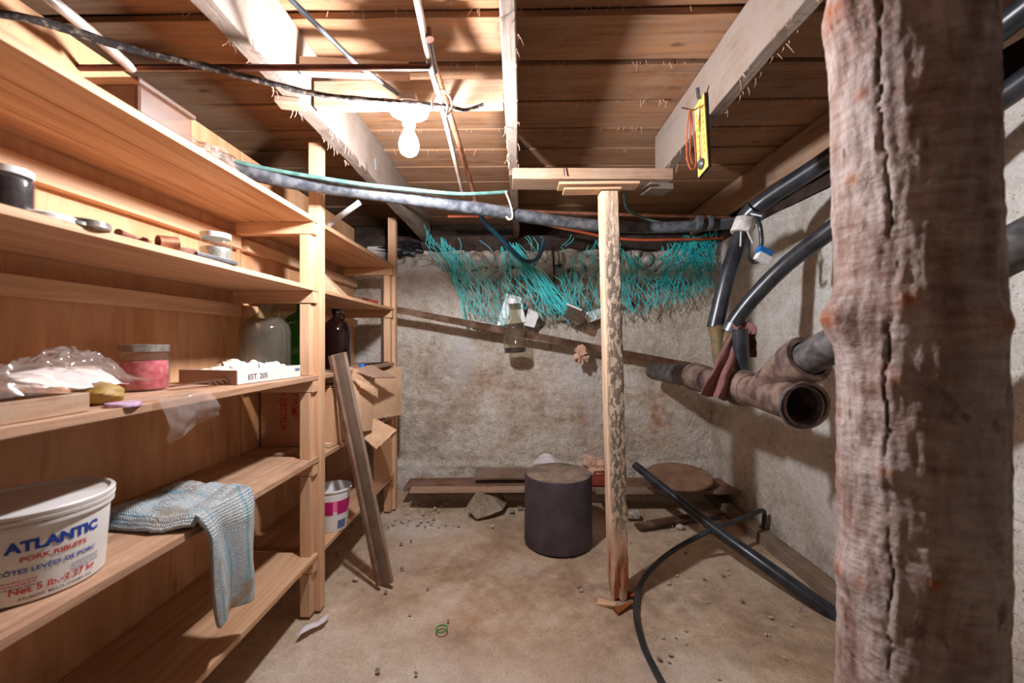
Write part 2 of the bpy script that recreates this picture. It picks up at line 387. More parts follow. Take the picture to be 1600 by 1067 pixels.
def text_obj(name, txt, size, mat, parent, fn, bold=.0, depth=.0006, align='CENTER', sx=1.0, space=1.0, sub=0):
    """lettering: fn(x, y) -> (point, normal) lays the flat letters on a surface"""
    cu = bpy.data.curves.new('t', 'FONT'); cu.body = txt; cu.size = size; cu.align_x = align; cu.offset = bold; cu.space_character = space; cu.resolution_u = 3
    to = bpy.data.objects.new('t', cu); col.objects.link(to)
    dg = bpy.context.evaluated_depsgraph_get(); dg.update()
    me = bpy.data.meshes.new_from_object(to.evaluated_get(dg)); bpy.data.objects.remove(to); bpy.data.curves.remove(cu)
    if sub:
        import bmesh
        bm = bmesh.new(); bm.from_mesh(me); bmesh.ops.triangulate(bm, faces=bm.faces)
        for _ in range(sub): bmesh.ops.subdivide_edges(bm, edges=[e for e in bm.edges if e.calc_length() > size * .25], cuts=1)
        bmesh.ops.triangulate(bm, faces=bm.faces); bm.to_mesh(me); bm.free()
    mb = MB()
    for v in me.vertices:
        p, n = fn(v.co.x * sx, v.co.y); mb.v.append(V(p) + V(n) * depth)
    for f in me.polygons: mb.f.append(list(f.vertices)); mb.uv.append([(0, 0)] * len(f.vertices))
    bpy.data.meshes.remove(me)
    return obj(name, mb, mat, parent)
def fbm(p, o=4):
    v = 0; a = 1
    for i in range(o): v += a * noise.noise(p); p = p * 2.03; a *= .5
    return v
def gauss(x, y, cx, cy, sx, sy): return math.exp(-((x - cx) / sx) ** 2 - ((y - cy) / sy) ** 2)
def sstep(a, b, x):
    t = max(0, min(1, (x - a) / (b - a))); return t * t * (3 - 2 * t)
def lerpc(pts, x):
    if x <= pts[0][0]: return pts[0][1]
    for (a, b), (c, d) in zip(pts, pts[1:]):
        if x <= c: return b + (d - b) * (x - a) / (c - a)
    return pts[-1][1]
# ---------------------------------------------------------------- measures
HJ, HCEIL = 1.946, 2.15            # underside of the joists, underside of the ceiling boards
XF, XB = -.854, -1.225             # shelf front edge, plywood back
XW, DW = 1.455, 3.19               # right wall, back wall
S1, S2, S3, S4, S5 = 1.669, 1.378, 1.007, .658, .250   # tops of the shelves
D1, D2 = 1.758, 2.83                # the two shelf uprights
# ---------------------------------------------------------------- floor
def build_floor():
    mb = MB(); nx, ny = 230, 300; x0, x1, y0, y1 = -1.75, 1.75, -1.2, 3.75
    a = {'white': [], 'orange': [], 'damp': []}; pts = []
    for i in range(nx):
        for j in range(ny):
            x = x0 + (x1 - x0) * i / (nx - 1); y = y0 + (y1 - y0) * j / (ny - 1)
            z = .012 * fbm(V((x * 1.3, y * 1.3, 3)), 3) + .004 * fbm(V((x * 14, y * 14, 1)), 3) + .02 * sstep(2.7, 3.2, y)
            z -= .012
            pts.append(V((x, y, z)))
            n = fbm(V((x * 3, y * 3, 9)), 4) * 1.3
            a['white'].append(max(0, min(1, 1.3 * gauss(x, y, -.62, 2.62, .3, .14) * (.6 + n) + .55 * gauss(x, y, -.35, 1.25, .6, .35) + .5 * gauss(x, y, -.6, 2.3, .10, .3) * (.5 + n)
                                       + .4 * gauss(x, y, -.02, 2.12, .14, .05) + .35 * gauss(x, y, .7, 1.25, .5, .3) * (.7 + n))))
            a['orange'].append(max(0, min(1, .38 * gauss(x, y, -.1, 1.9, .5, .5) * (.8 + n))))
            a['damp'].append(max(0, min(1, .55 * gauss(x, y, .05, 2.15, .55, .28) * (.75 + n) + .5 * gauss(x, y, .75, 1.75, .5, .3) * (.6 + n) + .6 * sstep(2.8, 3.1, y) * (.5 + n)
                                      + .7 * gauss(x, y, .46, 1.9, .12, .1) + .55 * gauss(x, y, -.35, 1.62, .35, .06) * n)))
    mb.quadgrid(pts, nx, ny); obj('floor', mb, 'floor', smooth=True, kind='structure', attrs=a, solo=(0, 0, 0))
build_floor()
# ---------------------------------------------------------------- back wall: rough concrete, a ledge and rubble above it
def build_back():
    mb = MB(); nx, nz = 330, 230; a = {'white': [], 'orange': [], 'damp': []}; pts = []
    x0, x1, z0, z1 = -1.75, 1.75, -.05, 1.86
    top = [(-1.75, 1.80), (-.62, 1.76), (-.50, 1.62), (-.35, 1.38), (0, 1.27), (.35, 1.27), (.7, 1.34), (1.0, 1.46), (1.3, 1.6), (1.45, 1.75), (1.75, 1.8)]
    for i in range(nx):
        for j in range(nz):
            x = x0 + (x1 - x0) * i / (nx - 1); z = z0 + (z1 - z0) * j / (nz - 1)
            zt = lerpc(top, x) + .035 * fbm(V((x * 5, 2, 0)), 3)
            up = sstep(zt - .05, zt + .03, z)
            q = V((x, 0, z))
            d = .016 * fbm(q * 3, 4) + .007 * fbm(q * 16, 4)
            d += -.018 * (1 - sstep(.60, .63, z + .01 * fbm(V((x * 4, 0, 0)), 2))) - .02 * (1 - sstep(.2, .25, z))
            vd, vp = noise.voronoi(V((x * 6.5, 0, z * 8.5)), distance_metric='DISTANCE')
            rock = .10 * max(0, .8 - vd[0] * 1.0) * sstep(0, .25, vd[1] - vd[0])
            d2 = .11 - rock * 1.5 + .015 * fbm(q * 12, 3)
            d = d * (1 - up) + d2 * up
            pts.append(V((x, DW + d, z)))
            n = fbm(V((x * 4, 7, z * 4)), 4)
            px = 812 + x / DW * FPX; py = 535 - (z - HC) / DW * FPX
            a['white'].append(max(0, min(1, (1.3 * gauss(px, py, 655, 430, 45, 34) + 1.1 * gauss(px, py, 716, 562, 22, 40) + .8 * gauss(px, py, 905, 575, 22, 50) + .6 * gauss(px, py, 585, 545, 30, 25)
                                        + .9 * gauss(px, py, 920, 640, 12, 50) + .5 * gauss(px, py, 720, 770, 90, 12)) * (1.0 + n))))
            a['orange'].append(max(0, min(1, (1.2 * gauss(px, py, 1030, 650, 18, 50) + .8 * gauss(px, py, 918, 700, 18, 22) + .35 * gauss(px, py, 800, 620, 120, 50) + .7 * gauss(px, py, 910, 655, 8, 30)) * (.8 + n))))
            a['damp'].append(max(0, min(1, (.5 * gauss(px, py, 1000, 560, 50, 22) + .55 * gauss(px, py, 640, 690, 60, 30) + .8 * up * (1.2 - 3.2 * rock * 6) + .5 * sstep(740, 775, py) + .5 * gauss(px, py, 800, 640, 140, 18) + .5 * gauss(px, py, 690, 600, 30, 60)) * (.7 + n))))  # besides damp stains, paints shade into the holes between the rubble stones
    mb.quadgrid(pts, nx, nz); obj('wall_back', mb, 'concrete', smooth=True, kind='structure', attrs=a, solo=(0, DW, 0))
    # dark void and sill above the foundation
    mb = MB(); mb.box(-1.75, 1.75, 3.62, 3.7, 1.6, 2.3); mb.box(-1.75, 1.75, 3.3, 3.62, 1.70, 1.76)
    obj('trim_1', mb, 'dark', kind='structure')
    mb = MB(); mb.box(-1.75, 1.75, 3.34, 3.46, 1.80, 2.0, seg=16, wob=.006); obj('trim_2', mb, 'dark', kind='structure', bevel=.004)
build_back()
def build_side():
    mb = MB(); ny, nz = 330, 170; a = {'white': [], 'orange': [], 'damp': []}; pts = []
    y0, y1, z0, z1 = -1.1, 3.4, -.05, 1.875
    for i in range(ny):
        for j in range(nz):
            y = y0 + (y1 - y0) * i / (ny - 1); z = z0 + (z1 - z0) * j / (nz - 1)
            q = V((9, y, z)); d = .010 * fbm(q * 2.5, 4) + .004 * fbm(q * 20, 3)
            seam = .006 * math.exp(-((z - 1.18 - .01 * fbm(V((y * 3, 0, 0)), 2)) / .008) ** 2) + .006 * math.exp(-((z - .62) / .008) ** 2)
            pts.append(V((XW + d + seam, y, z)))
            n = fbm(V((y * 4, 5, z * 4)), 4)
            g = PX(1258, 436, XW)
            a['white'].append(max(0, min(1, (.5 * sstep(.9, 1.3, z) + .8 * gauss(y, z, 1.95, .45, .25, .35)) * (.6 + n))))
            a['orange'].append(max(0, min(1, (1.3 * gauss(y, z, g.y, g.z, .035, .03) + .8 * gauss(y, z, 1.5, 1.4, .03, .12) + .6 * gauss(y, z, 1.35, .88, .1, .05)) * (1 + n) + .18 * sstep(.7, .4, z))))
            a['damp'].append(max(0, min(1, (.7 * sstep(.35, .0, z) + .25 * sstep(2.3, 2.8, y)) * (.6 + n))))
    mb.quadgrid(pts[::1], ny, nz)
    obj('wall_right', mb, 'concrete_r', smooth=True, kind='structure', attrs=a, solo=(XW, 0, 0))
    mb = MB(); mb.box(-1.72, -1.30, -1.1, 3.3, -.05, 1.86); obj('wall_left', mb, 'concrete_r', kind='structure')
    mb = MB(); mb.box(XW - .085, XW - .005, .2, 3.12, -.03, .055, seg=20, wob=.004)
    obj('baseboard_right', mb, 'old', kind='structure', bevel=.003)
    mb = MB(); mb.box(XW + .0, XW + .2, -1.1, 3.4, 1.88, 1.93, seg=20, wob=.004); mb.box(XW + .12, XW + .2, -1.1, 3.4, 1.93, 2.2)
    obj('trim_3', mb, 'dark', kind='structure')
build_side()
# ---------------------------------------------------------------- ceiling boards
def build_ceiling():
    mb = MB(); y = -1.1
    cuts = [-1.1, -.88, -.66, -.43, -.2, .03, .26, .5, .72, .97, 1.235, 1.27, 1.50, 1.74, 1.96, 2.17, 2.38, 2.60, 2.83, 3.07, 3.32, 3.6]
    for a, b in zip(cuts, cuts[1:]):
        if b - a < .05: continue
        g = rng.uniform(.014, .030)
        z = HCEIL + rng.uniform(0, .008)
        mb.box(-1.72, 1.72, a + g / 2, b - g / 2, z, z + .022, 'x', seg=26, wob=.0035)
    mb.box(-1.72, 1.72, -1.1, 3.7, HCEIL + .045, HCEIL + .06)
    # wane slabs seen in the wider gaps
    mb.box(-1.72, 1.72, 1.215, 1.29, HCEIL + .03, HCEIL + .042, 'x', seg=26, wob=.004)
    obj('ceiling', mb, 'ceil', kind='structure', bevel=.002)
build_ceiling()
def joist(x0, x1, lab, y0=-1.1, y1=3.3, z0=HJ, mat='joist', wob=.006, tilt=0):
    mb = MB(); n = 60; rows = []
    seed = rng.random() * 90
    for i in range(n + 1):
        y = y0 + (y1 - y0) * i / n
        for k, (x, z) in enumerate(((x0, z0), (x1, z0), (x1, HCEIL), (x0, HCEIL))):
            q = noise.noise_vector(V((seed + y * 2.2, k * 3.7, 1))) * wob + noise.noise_vector(V((seed + y * 9, k * 3.7, 5))) * wob * .45
            rows.append(V((x + q.x, y, z + (q.z if k < 2 else 0))))
    per = [0, x1 - x0, x1 - x0 + HCEIL - z0, 2 * (x1 - x0) + HCEIL - z0, 2 * (x1 - x0 + HCEIL - z0)]
    mb.quadgrid(rows, n + 1, 4, lambda i, j: (seed + i * (y1 - y0) / n, per[j]), closev=True)
    mb.fan([0, 1, 2, 3]); mb.fan([n * 4 + k for k in (3, 2, 1, 0)])
    obj('ceiling_joist', mb, mat, label=lab, cat='joist', bevel=.004)
joist(-.769, -.706, 'dusty pale ceiling joist left of the bare light bulb', wob=.009)
joist(-.052, -.008, 'narrow dusty ceiling joist at middle of ceiling ending over the nailed plate', y1=1.92, wob=.005)
joist(.665, .712, 'thick dusty ceiling joist on the right carrying the yellow thermometer', y1=2.05, wob=.009)
joist(1.335, 1.385, 'brown ceiling joist over the right wall near the black pipes', z0=1.985, mat='bare', wob=.004)
joist(-.05, -.008, 'short far continuation of middle joist behind the nailed plate', y0=2.05, y1=3.3, z0=1.97, mat='old')
# cross blocks
def wood_piece(name, p0, p1, wd, th, wdir, mat, label, cat='board', seg=8, wob=.002, bevel=.002, **k):
    mb = MB().board(p0, p1, wd, th, wdir, seg, wob); return obj(name, mb, mat, label=label, cat=cat, bevel=bevel, **k)
wood_piece('cross_block', (-.70, 1.42, 1.992), (-.055, 1.42, 1.992), .088, .038, (0, 0, 1), 'bare', 'pale cross block nailed between two joists above the light bulb', 'block')
wood_piece('cross_block', (-.70, 1.32, 2.03), (-.36, 1.35, 2.03), .05, .03, (0, 0, 1), 'bare', 'short thin offcut block in front of the cross block, above the bulb', 'block')
wood_piece('wood_wedge', (-.80, 1.36, 1.94), (-.72, 1.37, 1.936), .05, .018, (0, 1, 0), 'bare', 'small pale wood wedge under the left dusty joist', 'wedge')
wood_piece('post_cap_plate', (-.035, 1.965, HJ - .028), (.70, 1.985, HJ - .028), .14, .05, (0, 1, 0), 'bare', 'pinkish plank plate nailed across joist ends above the leaning post', 'plank', wob=.003)
wood_piece('shim', P(872, 291, 1.93), P(996, 290, 1.93), .09, .012, (0, 1, 0), 'stud', 'upper thin yellow shim between plate and leaning post', 'shim', group=None)
wood_piece('shim', P(880, 299, 1.93), P(968, 298, 1.93), .08, .010, (0, 1, 0), 'stud', 'lower thin splintered shim on top of leaning post', 'shim')
wood_piece('wood_wedge', (.60, 2.0, HJ - .068), (.715, 2.02, HJ - .064), .10, .03, (0, 1, 0), 'joist', 'grey wood wedge under right end of the nailed plate', 'wedge')
# ---------------------------------------------------------------- log post
def build_log():
    cx, cy, R = .640, .694, .1025; nz, na = 420, 220; pts = []; crack = []; knot = []
    def ang(px, side=0):
        d = P(px, 533, 1); d = V((d.x, 1, 0)).normalized(); c = V((cx, cy, 0)); b = d.dot(c); q = b * b - (c.length_squared - R * R)
        h = d * (b - math.sqrt(max(0, q))); return math.atan2(h.y - cy, h.x - cx)
    ac = ang(1385); ks = []
    for px, py, r, amp in ((1312, 500, .04, .030), (1382, 735, .022, .010), (1312, 885, .028, .012), (1340, 905, .02, .004), (1335, 285, .022, .006), (1400, 590, .018, .012), (1420, 470, .03, .008), (1545, 505, .03, .02), (1450, 905, .02, .004), (1350, 155, .02, .003), (1325, 30, .05, .02)):
        a = ang(px); h = V((cx + R * math.cos(a), cy + R * math.sin(a))); z = HC + (533.5 - py) / FPX * h.y
        ks.append((a, z, r, amp))
    z0, z1 = -.02, HJ - .002
    for i in range(nz):
        z = z0 + (z1 - z0) * i / (nz - 1)
        for j in range(na):
            a = -math.pi + 2 * math.pi * j / na; d = V((math.cos(a), math.sin(a), 0))
            q = V((d.x * 1.2, d.y * 1.2, z * 3.0))
            r = R * (1 + .06 * noise.noise(V((d.x * .8, d.y * .8, z * 1.4))) + .012 * fbm(q * 4, 4)) + .004 * sstep(.5, 0, z) 
            r += .0012 * fbm(V((a * 5, 3, z * 60)), 3) + .0024 * fbm(V((a * 7, 6, z * 12)), 5) + .012 * sstep(1.75, 1.95, z)
            wob = ac + .13 * noise.noise(V((1, 5, z * 3.5))) + .09 * noise.noise(V((4, 5, z * 17))) + .05 * noise.noise(V((4, 9, z * 50)))
            dc = abs((a - wob + math.pi) % (2 * math.pi) - math.pi) * R
            cw = .0013 * (1 + .7 * noise.noise(V((2, 2, z * 9))))
            c = math.exp(-(dc / cw) ** 2) * (0.15 + .85 * sstep(-.35, .15, noise.noise(V((8, 8, z * 6))))); r -= .006 * c; r += .0022 * math.exp(-((dc - .008) / .006) ** 2) * (.6 + noise.noise(V((a * 9, 8, z * 14))))
            k = 0
            for ka, kz, kr, amp in ks:
                da = ((a - ka + math.pi) % (2 * math.pi) - math.pi) * R; dd = math.hypot(da, z - kz)
                if dd < kr * 2.5:
                    e = math.exp(-(dd / kr) ** 2); r += amp * e
                    k = max(k, math.exp(-(dd / (kr * .45)) ** 2) * (.35 + .8 * abs(noise.noise(V((a * 12, z * 50, 1))))) * 1.3)
            crack.append(min(1, c * 1.1)); knot.append(min(1, k))
            pts.append(V((cx + .008 * math.sin(z * 2.3) + d.x * r, cy + d.y * r, z)))
    mb = MB(); mb.quadgrid(pts, nz, na, closev=True); mb.fan([k for k in range(na)][::-1]); mb.fan([(nz - 1) * na + k for k in range(na)])
    obj('log_post', mb, 'bark', smooth=True, label='rough bark covered tree trunk standing as post at right foreground', cat='post', attrs={'crack': crack, 'knot': knot})
build_log()
# ---------------------------------------------------------------- leaning rough post
def build_post():
    p0 = P(966, 928, 1.90); p0.z = -.005; p1 = P(950, 303, 1.94); n = 90; rows = []; cr = []; wet = []
    for i in range(n + 1):
        t = i / n; c = p0.lerp(p1, t)
        ring = [(-.040, -.030), (-.034, -.038), (-.012, -.042), (.012, -.042), (.036, -.038), (.042, -.03), (.042, .02), (.04, .04), (-.036, .04), (-.042, .03)]
        sh = 0 if t > .05 else (1 - t / .05)
        for k, (x, y) in enumerate(ring):
            q = noise.noise_vector(V((t * 30, k * 2.1, 4)))
            amp = .0045 if 1 < k < 6 else .0015
            z = c.z + (sh * .03 * noise.noise(V((k * 1.7, 1, 1))) if i == 0 else 0)
            rows.append(V((c.x + x * (1 - sh * .25) + q.x * amp, c.y + y + q.y * amp, z)))
            cr.append((1.0 if 2 <= k <= 6 else 0.0) * sstep(.12, .22, t) * (.2 + .8 * sstep(.98, .8, t))); wet.append(max(0, min(1, 1.7 - t / .11)) if t < .19 else 0)
    per = [0, .01, .03, .055, .08, .09, .14, .16, .235, .25, .31]
    mb = MB(); mb.quadgrid(rows, n + 1, 10, lambda i, j: (i * .02, per[j]), closev=True); mb.fan(list(range(10))[::-1]); mb.fan([n * 10 + k for k in range(10)])
    obj('rough_post', mb, 'post', label='slim pale leaning lumber post with crusty face and damp orange foot', cat='post', attrs={'crust': cr, 'wet': wet})
    for i, (x, y, l, h, lab) in enumerate(((948, 944, .08, .015, 'pale orange splinter of rotten wood in front of post foot'), (985, 930, .07, .02, 'dark curled rotten chip right of the post foot'), (975, 950, .09, .014, 'flat brown rotten chip before the post foot'))):
        c = PZ(x, y, .006); an = (-.5, -.6, .5)[i]; d = V((math.cos(an), math.sin(an), .05)) * l / 2
        mb = MB().board(c - d, c + d + V((0, 0, .008)), .028, h, (0, 1, .3), 8, .006, taper=.5); obj('rotten_chip', mb, ('stud', 'rot', 'rot')[i], label=lab, cat='wood chip')
build_post()
# ---------------------------------------------------------------- shelving
def build_shelves():
    R = thing('shelving_unit', 'long pine storage shelving with five levels against plywood on left', 'shelving', (-1.04, 1.4, 0))
    YN = -.25
    mb = MB(); 
    for a, b in ((YN, .58), (.585, 1.80), (1.805, 3.06)):
        mb.board(((XB - .006), (a + b) / 2, .05), ((XB - .006), (a + b) / 2, 1.985), b - a, .012, (0, 1, 0))
    obj('back_panel', mb, 'ply', R)
    def stud(x0, x1, y0, y1, z0, z1):
        obj('upright', MB().box(x0, x1, y0, y1, z0, z1, 'z', 10, .0015), 'stud', R, bevel=.002)
    # pairs of studs: the outer one runs up past the shelves, the inner one is cut under each shelf
    stud(-.902, -.850, D1, D1 + .045, 0, 2.0); stud(-.902, -.850, D2, D2 + .045, 0, 2.0)
    lv = [(0, S5), (S5, S4), (S4, S3), (S3, S2), (S2, S1)]
    for D in (D1 - .040, D2 - .040):
        for a, b in lv: stud(-.918, -.874, D, D + .038, a + .0005, b - .072)
    for z, t, mat, nb in ((S1, .02, 'shelf', 3), (S2, .017, 'shelf', 3), (S3, .02, 'shelf_d', 1), (S4, .02, 'shelf_d', 4), (S5, .02, 'shelf', 4)):
        for bay, (a, b) in enumerate(((YN, D1 - .001), (D1 + .047, D2 - .001))):
            wd = (XF - XB - .004) / nb; mb = MB()
            for k in range(nb):
                x0 = XB + .002 + k * wd
                notch = 0
                mb.board((x0 + wd / 2, a, z - t / 2 - .0), (x0 + wd / 2, b, z - t / 2), wd - .002, t, (1, 0, 0), 14, .0012)
            obj('shelf', mb, mat, R, bevel=.0015)
            if nb > 1 and z > 1.3:   # thin face strip along the front
                mb = MB().box(XF + .0005, XF + .0065, a, b if bay == 0 else b, z - t - .002, z + .001, 'y', 14, .0006) if False else None
        for y0, y1, ls in ((YN, D1 - .001, .055), (D1 + .042, D2, .055)):
            zr = z - t - (.052 if z > 1.3 else .0)
            obj('back_rail', MB().box(XB + .001, XB + .036, y0, 3.03 if y0 > 1 else y1, zr - .052, zr - .001, 'y', 12, .001), 'stud', R, bevel=.002)
        for y in (D1 - .040, D2 - .040):
            obj('shelf_cleat', MB().box(XB + .038, XF - .006, y, y + .038, z - t - .050, z - t - .0005, 'x', 4, .001), 'stud', R, bevel=.002)
        for y in (.25,):
            obj('shelf_cleat', MB().box(XB + .038, XF - .01, y, y + .038, z - t - .050, z - t - .0005, 'x', 4, .001), 'stud', R, bevel=.002)
build_shelves()
# ---------------------------------------------------------------- lamp
def build_lamp():
    c = P(639, 174, 1.32); c.z = min(c.z, 1.90)
    R = thing('ceiling_lamp', 'lit bare bulb in white porcelain holder under the joists', 'lamp', (c.x, c.y, c.z + .03))
    lh = obj('lamp_holder', MB().lathe([(0, .022), (.03, .022), (.035, .012), (.06, .008), (.063, .002), (.06, -.004), (.04, -.010), (.022, -.014), (.020, -.045), (.018, -.046), (0, -.046)], c, 40), 'porcelain', R, smooth=True)
    obj('bracket', MB().box(c.x - .025, c.x + .025, c.y - .02, c.y + .085, c.z + .0225, c.z + .05), 'joist', R)
    b = obj('bulb', MB().lathe([(0, -.0465), (.013, -.047), (.014, -.058), (.019, -.072), (.027, -.088), (.031, -.105), (.030, -.12), (.023, -.134), (.012, -.141), (0, -.143)], c, 32), 'bulb', lh, smooth=True)
build_lamp()
# ---------------------------------------------------------------- ceiling pipes and cables
def pipe(name, pts, r, mat, label, cat='pipe', smooth=0, n=14, **k):
    return obj(name, MB().tube(pts, r, n, smooth, **k), mat, smooth=True, label=label, cat=cat)
def pipes():
    # cross pipe y~105 with cap and tee
    a = P(105, 106, 1.135); b = P(672, 105, 1.135)
    pipe('water_pipe', [a, b], .0085, 'copper_d', 'dark copper pipe running straight across below left joist')
    R = thing('water_pipe', 'pale pipe running away overhead just right of the light bulb', 'pipe', P(690, 150, 1.27))
    obj('pipe_run', MB().tube([P(640, -60, .86), P(660, 40, 1.03), P(674, 105, 1.15), P(698, 195, 1.40), P(724, 305, 2.0)], .009, 14, 4), 'copper_w', R, smooth=True)
    obj('tee_fitting', MB().tube([P(667, 62, 1.08), P(677, 112, 1.17)], .013, 14), 'steel', R, smooth=True)
    obj('end_cap', MB().tube([P(668, 47, 1.06), P(671, 62, 1.06)], .012, 14), 'copper_d', R, smooth=True)
    pipe('water_pipe', [P(676, 95, 1.24), P(705, 185, 1.46), P(728, 260, 1.78), P(745, 318, 2.1)], .0105, 'copper', 'brown copper pipe slanting beside the pale pipe right of bulb', smooth=4)
    pipe('water_pipe', [P(55, -20, .88), P(140, 48, 1.0), P(206, 107, 1.13)], .0125, 'copper_w', 'pale copper pipe at upper left above the top shelf')
    pipe('conduit', [P(435, -20, .96), P(555, 98, 1.2), P(622, 147, 1.33)], .007, 'steel', 'grey metal rod slanting down from top toward light bulb', 'rod')
    pipe('old_cable', [P(-40, 18, .80), P(40, 28, .84), P(120, 50, .9), P(210, 78, .97), P(320, 103, 1.05), P(400, 124, 1.1), P(500, 148, 1.18), P(600, 158, 1.24), P(665, 163, 1.27), P(700, 166, 1.3), P(725, 172, 1.33), P(742, 168, 1.34), P(756, 163, 1.34)], [.008, .009, .0075, .008, .006, .005], 'cable', 'fuzzy dust covered cable sagging across the upper left ceiling', 'cable', smooth=8, wob=.25, n=10)
    # string knot at the pipes
    pipe('string_tie', [P(684, 128, 1.2), P(690, 150, 1.22), P(700, 165, 1.24), P(698, 180, 1.25), P(706, 168, 1.25), P(702, 150, 1.24), P(688, 140, 1.22), P(676, 158, 1.22), P(677, 172, 1.22)], .0028, 'napkin', 'frayed pale string tied round the pipes right of bulb', 'string', smooth=4, n=6)
    # long black drain pipe
    R = thing('drain_pipe', 'long dusty black plastic drain pipe crossing in front of shelf upright', 'pipe', P(760, 330, 1.9))
    pts = [P(345, 256, 1.50), P(420, 276, 1.56), P(500, 290, 1.64), P(640, 310, 1.74), P(760, 328, 1.88), P(880, 347, 2.02), P(960, 354, 2.06), P(1050, 355, 2.06), P(1166, 347, 2.0)]
    obj('pipe_run', MB().tube(pts, [.030, .030, .029, .028, .027], 18, 6), 'grey_pipe', R, smooth=True)
    for x in (1094, 1110): obj('hose_clamp', MB().tube([P(x, 346, 1.99) + V((-.006, .02, 0)), P(x + 5, 346, 1.99) + V((-.004, .02, 0))], .034, 18), 'steel', R, smooth=True)
    pipe('green_cable', [P(340, 242, 1.48), P(375, 254, 1.5), P(440, 268, 1.55), P(560, 287, 1.62), P(640, 296, 1.68), P(720, 303, 1.76), P(792, 300, 1.86)], .008, 'green_hose', 'green cable running above the long black drain pipe', 'cable', smooth=6, n=10)
    pipe('orange_wire', [P(345, 240, 1.49), P(372, 252, 1.53), P(410, 268, 1.60), P(440, 274, 1.64)], .005, 'orange', 'orange wire below the green cable at the top shelf', 'wire', smooth=5, n=8)
    pipe('red_wire', [P(330, 232, 1.45), P(350, 240, 1.5), P(366, 247, 1.56)], .005, 'rust', 'short dark red wire lying on the top shelf edge', 'wire', smooth=4, n=8)
    pipe('water_pipe', [P(590, 312, 2.45), P(690, 324, 2.5), P(800, 329, 2.55), P(1000, 336, 2.62), P(1140, 338, 2.7)], .011, 'copper', 'copper pipe crossing behind the long black drain pipe', smooth=4)
    pipe('water_pipe', [P(700, 338, 2.72), P(800, 341, 2.75), P(960, 372, 2.85), P(1060, 374, 2.9), P(1130, 372, 2.95)], .0095, 'orange', 'thin orange copper pipe sagging just above the net', smooth=5)
    pipe('green_cable', [P(975, 297, 2.04), P(980, 326, 2.2), P(1005, 340, 2.4), P(1045, 350, 2.42), P(1090, 350, 2.45), P(1150, 340, 2.5)], .007, 'green_hose', 'pale green cable drooping right of post below joist', 'cable', smooth=5, n=8)
    pipe('rubber_hose', [P(742, 316, 2.09), P(756, 345, 2.45), P(775, 365, 2.62), P(797, 388, 2.72), P(820, 408, 2.78), P(838, 405, 2.78), P(846, 390, 2.76), P(849, 372, 2.74)], .014, 'blue_hose', 'dark blue hose hooking down in front of the net', 'hose', smooth=6)
    pipe('white_tube', [P(512, 352, 1.98), P(562, 316, 2.03)], .014, 'white_pl', 'short white plastic tube sticking up behind the shelf upright', 'tube')
    pipe('wall_cable', [P(863, 385, 3.1), P(866, 420, 3.16), P(866, 440, 3.2)], .008, 'black', 'black cable stub hanging beside rubble above the net', 'cable', n=8)
    # loop of string on drain pipe
    pipe('string_tie', [P(790, 300, 1.84), P(797, 318, 1.87), P(801, 338, 1.9), P(795, 343, 1.9), P(790, 336, 1.9)], .004, 'napkin', 'pale twisted cloth strip hung over the drain pipe beneath middle joist', 'string', smooth=4, n=6)
pipes()
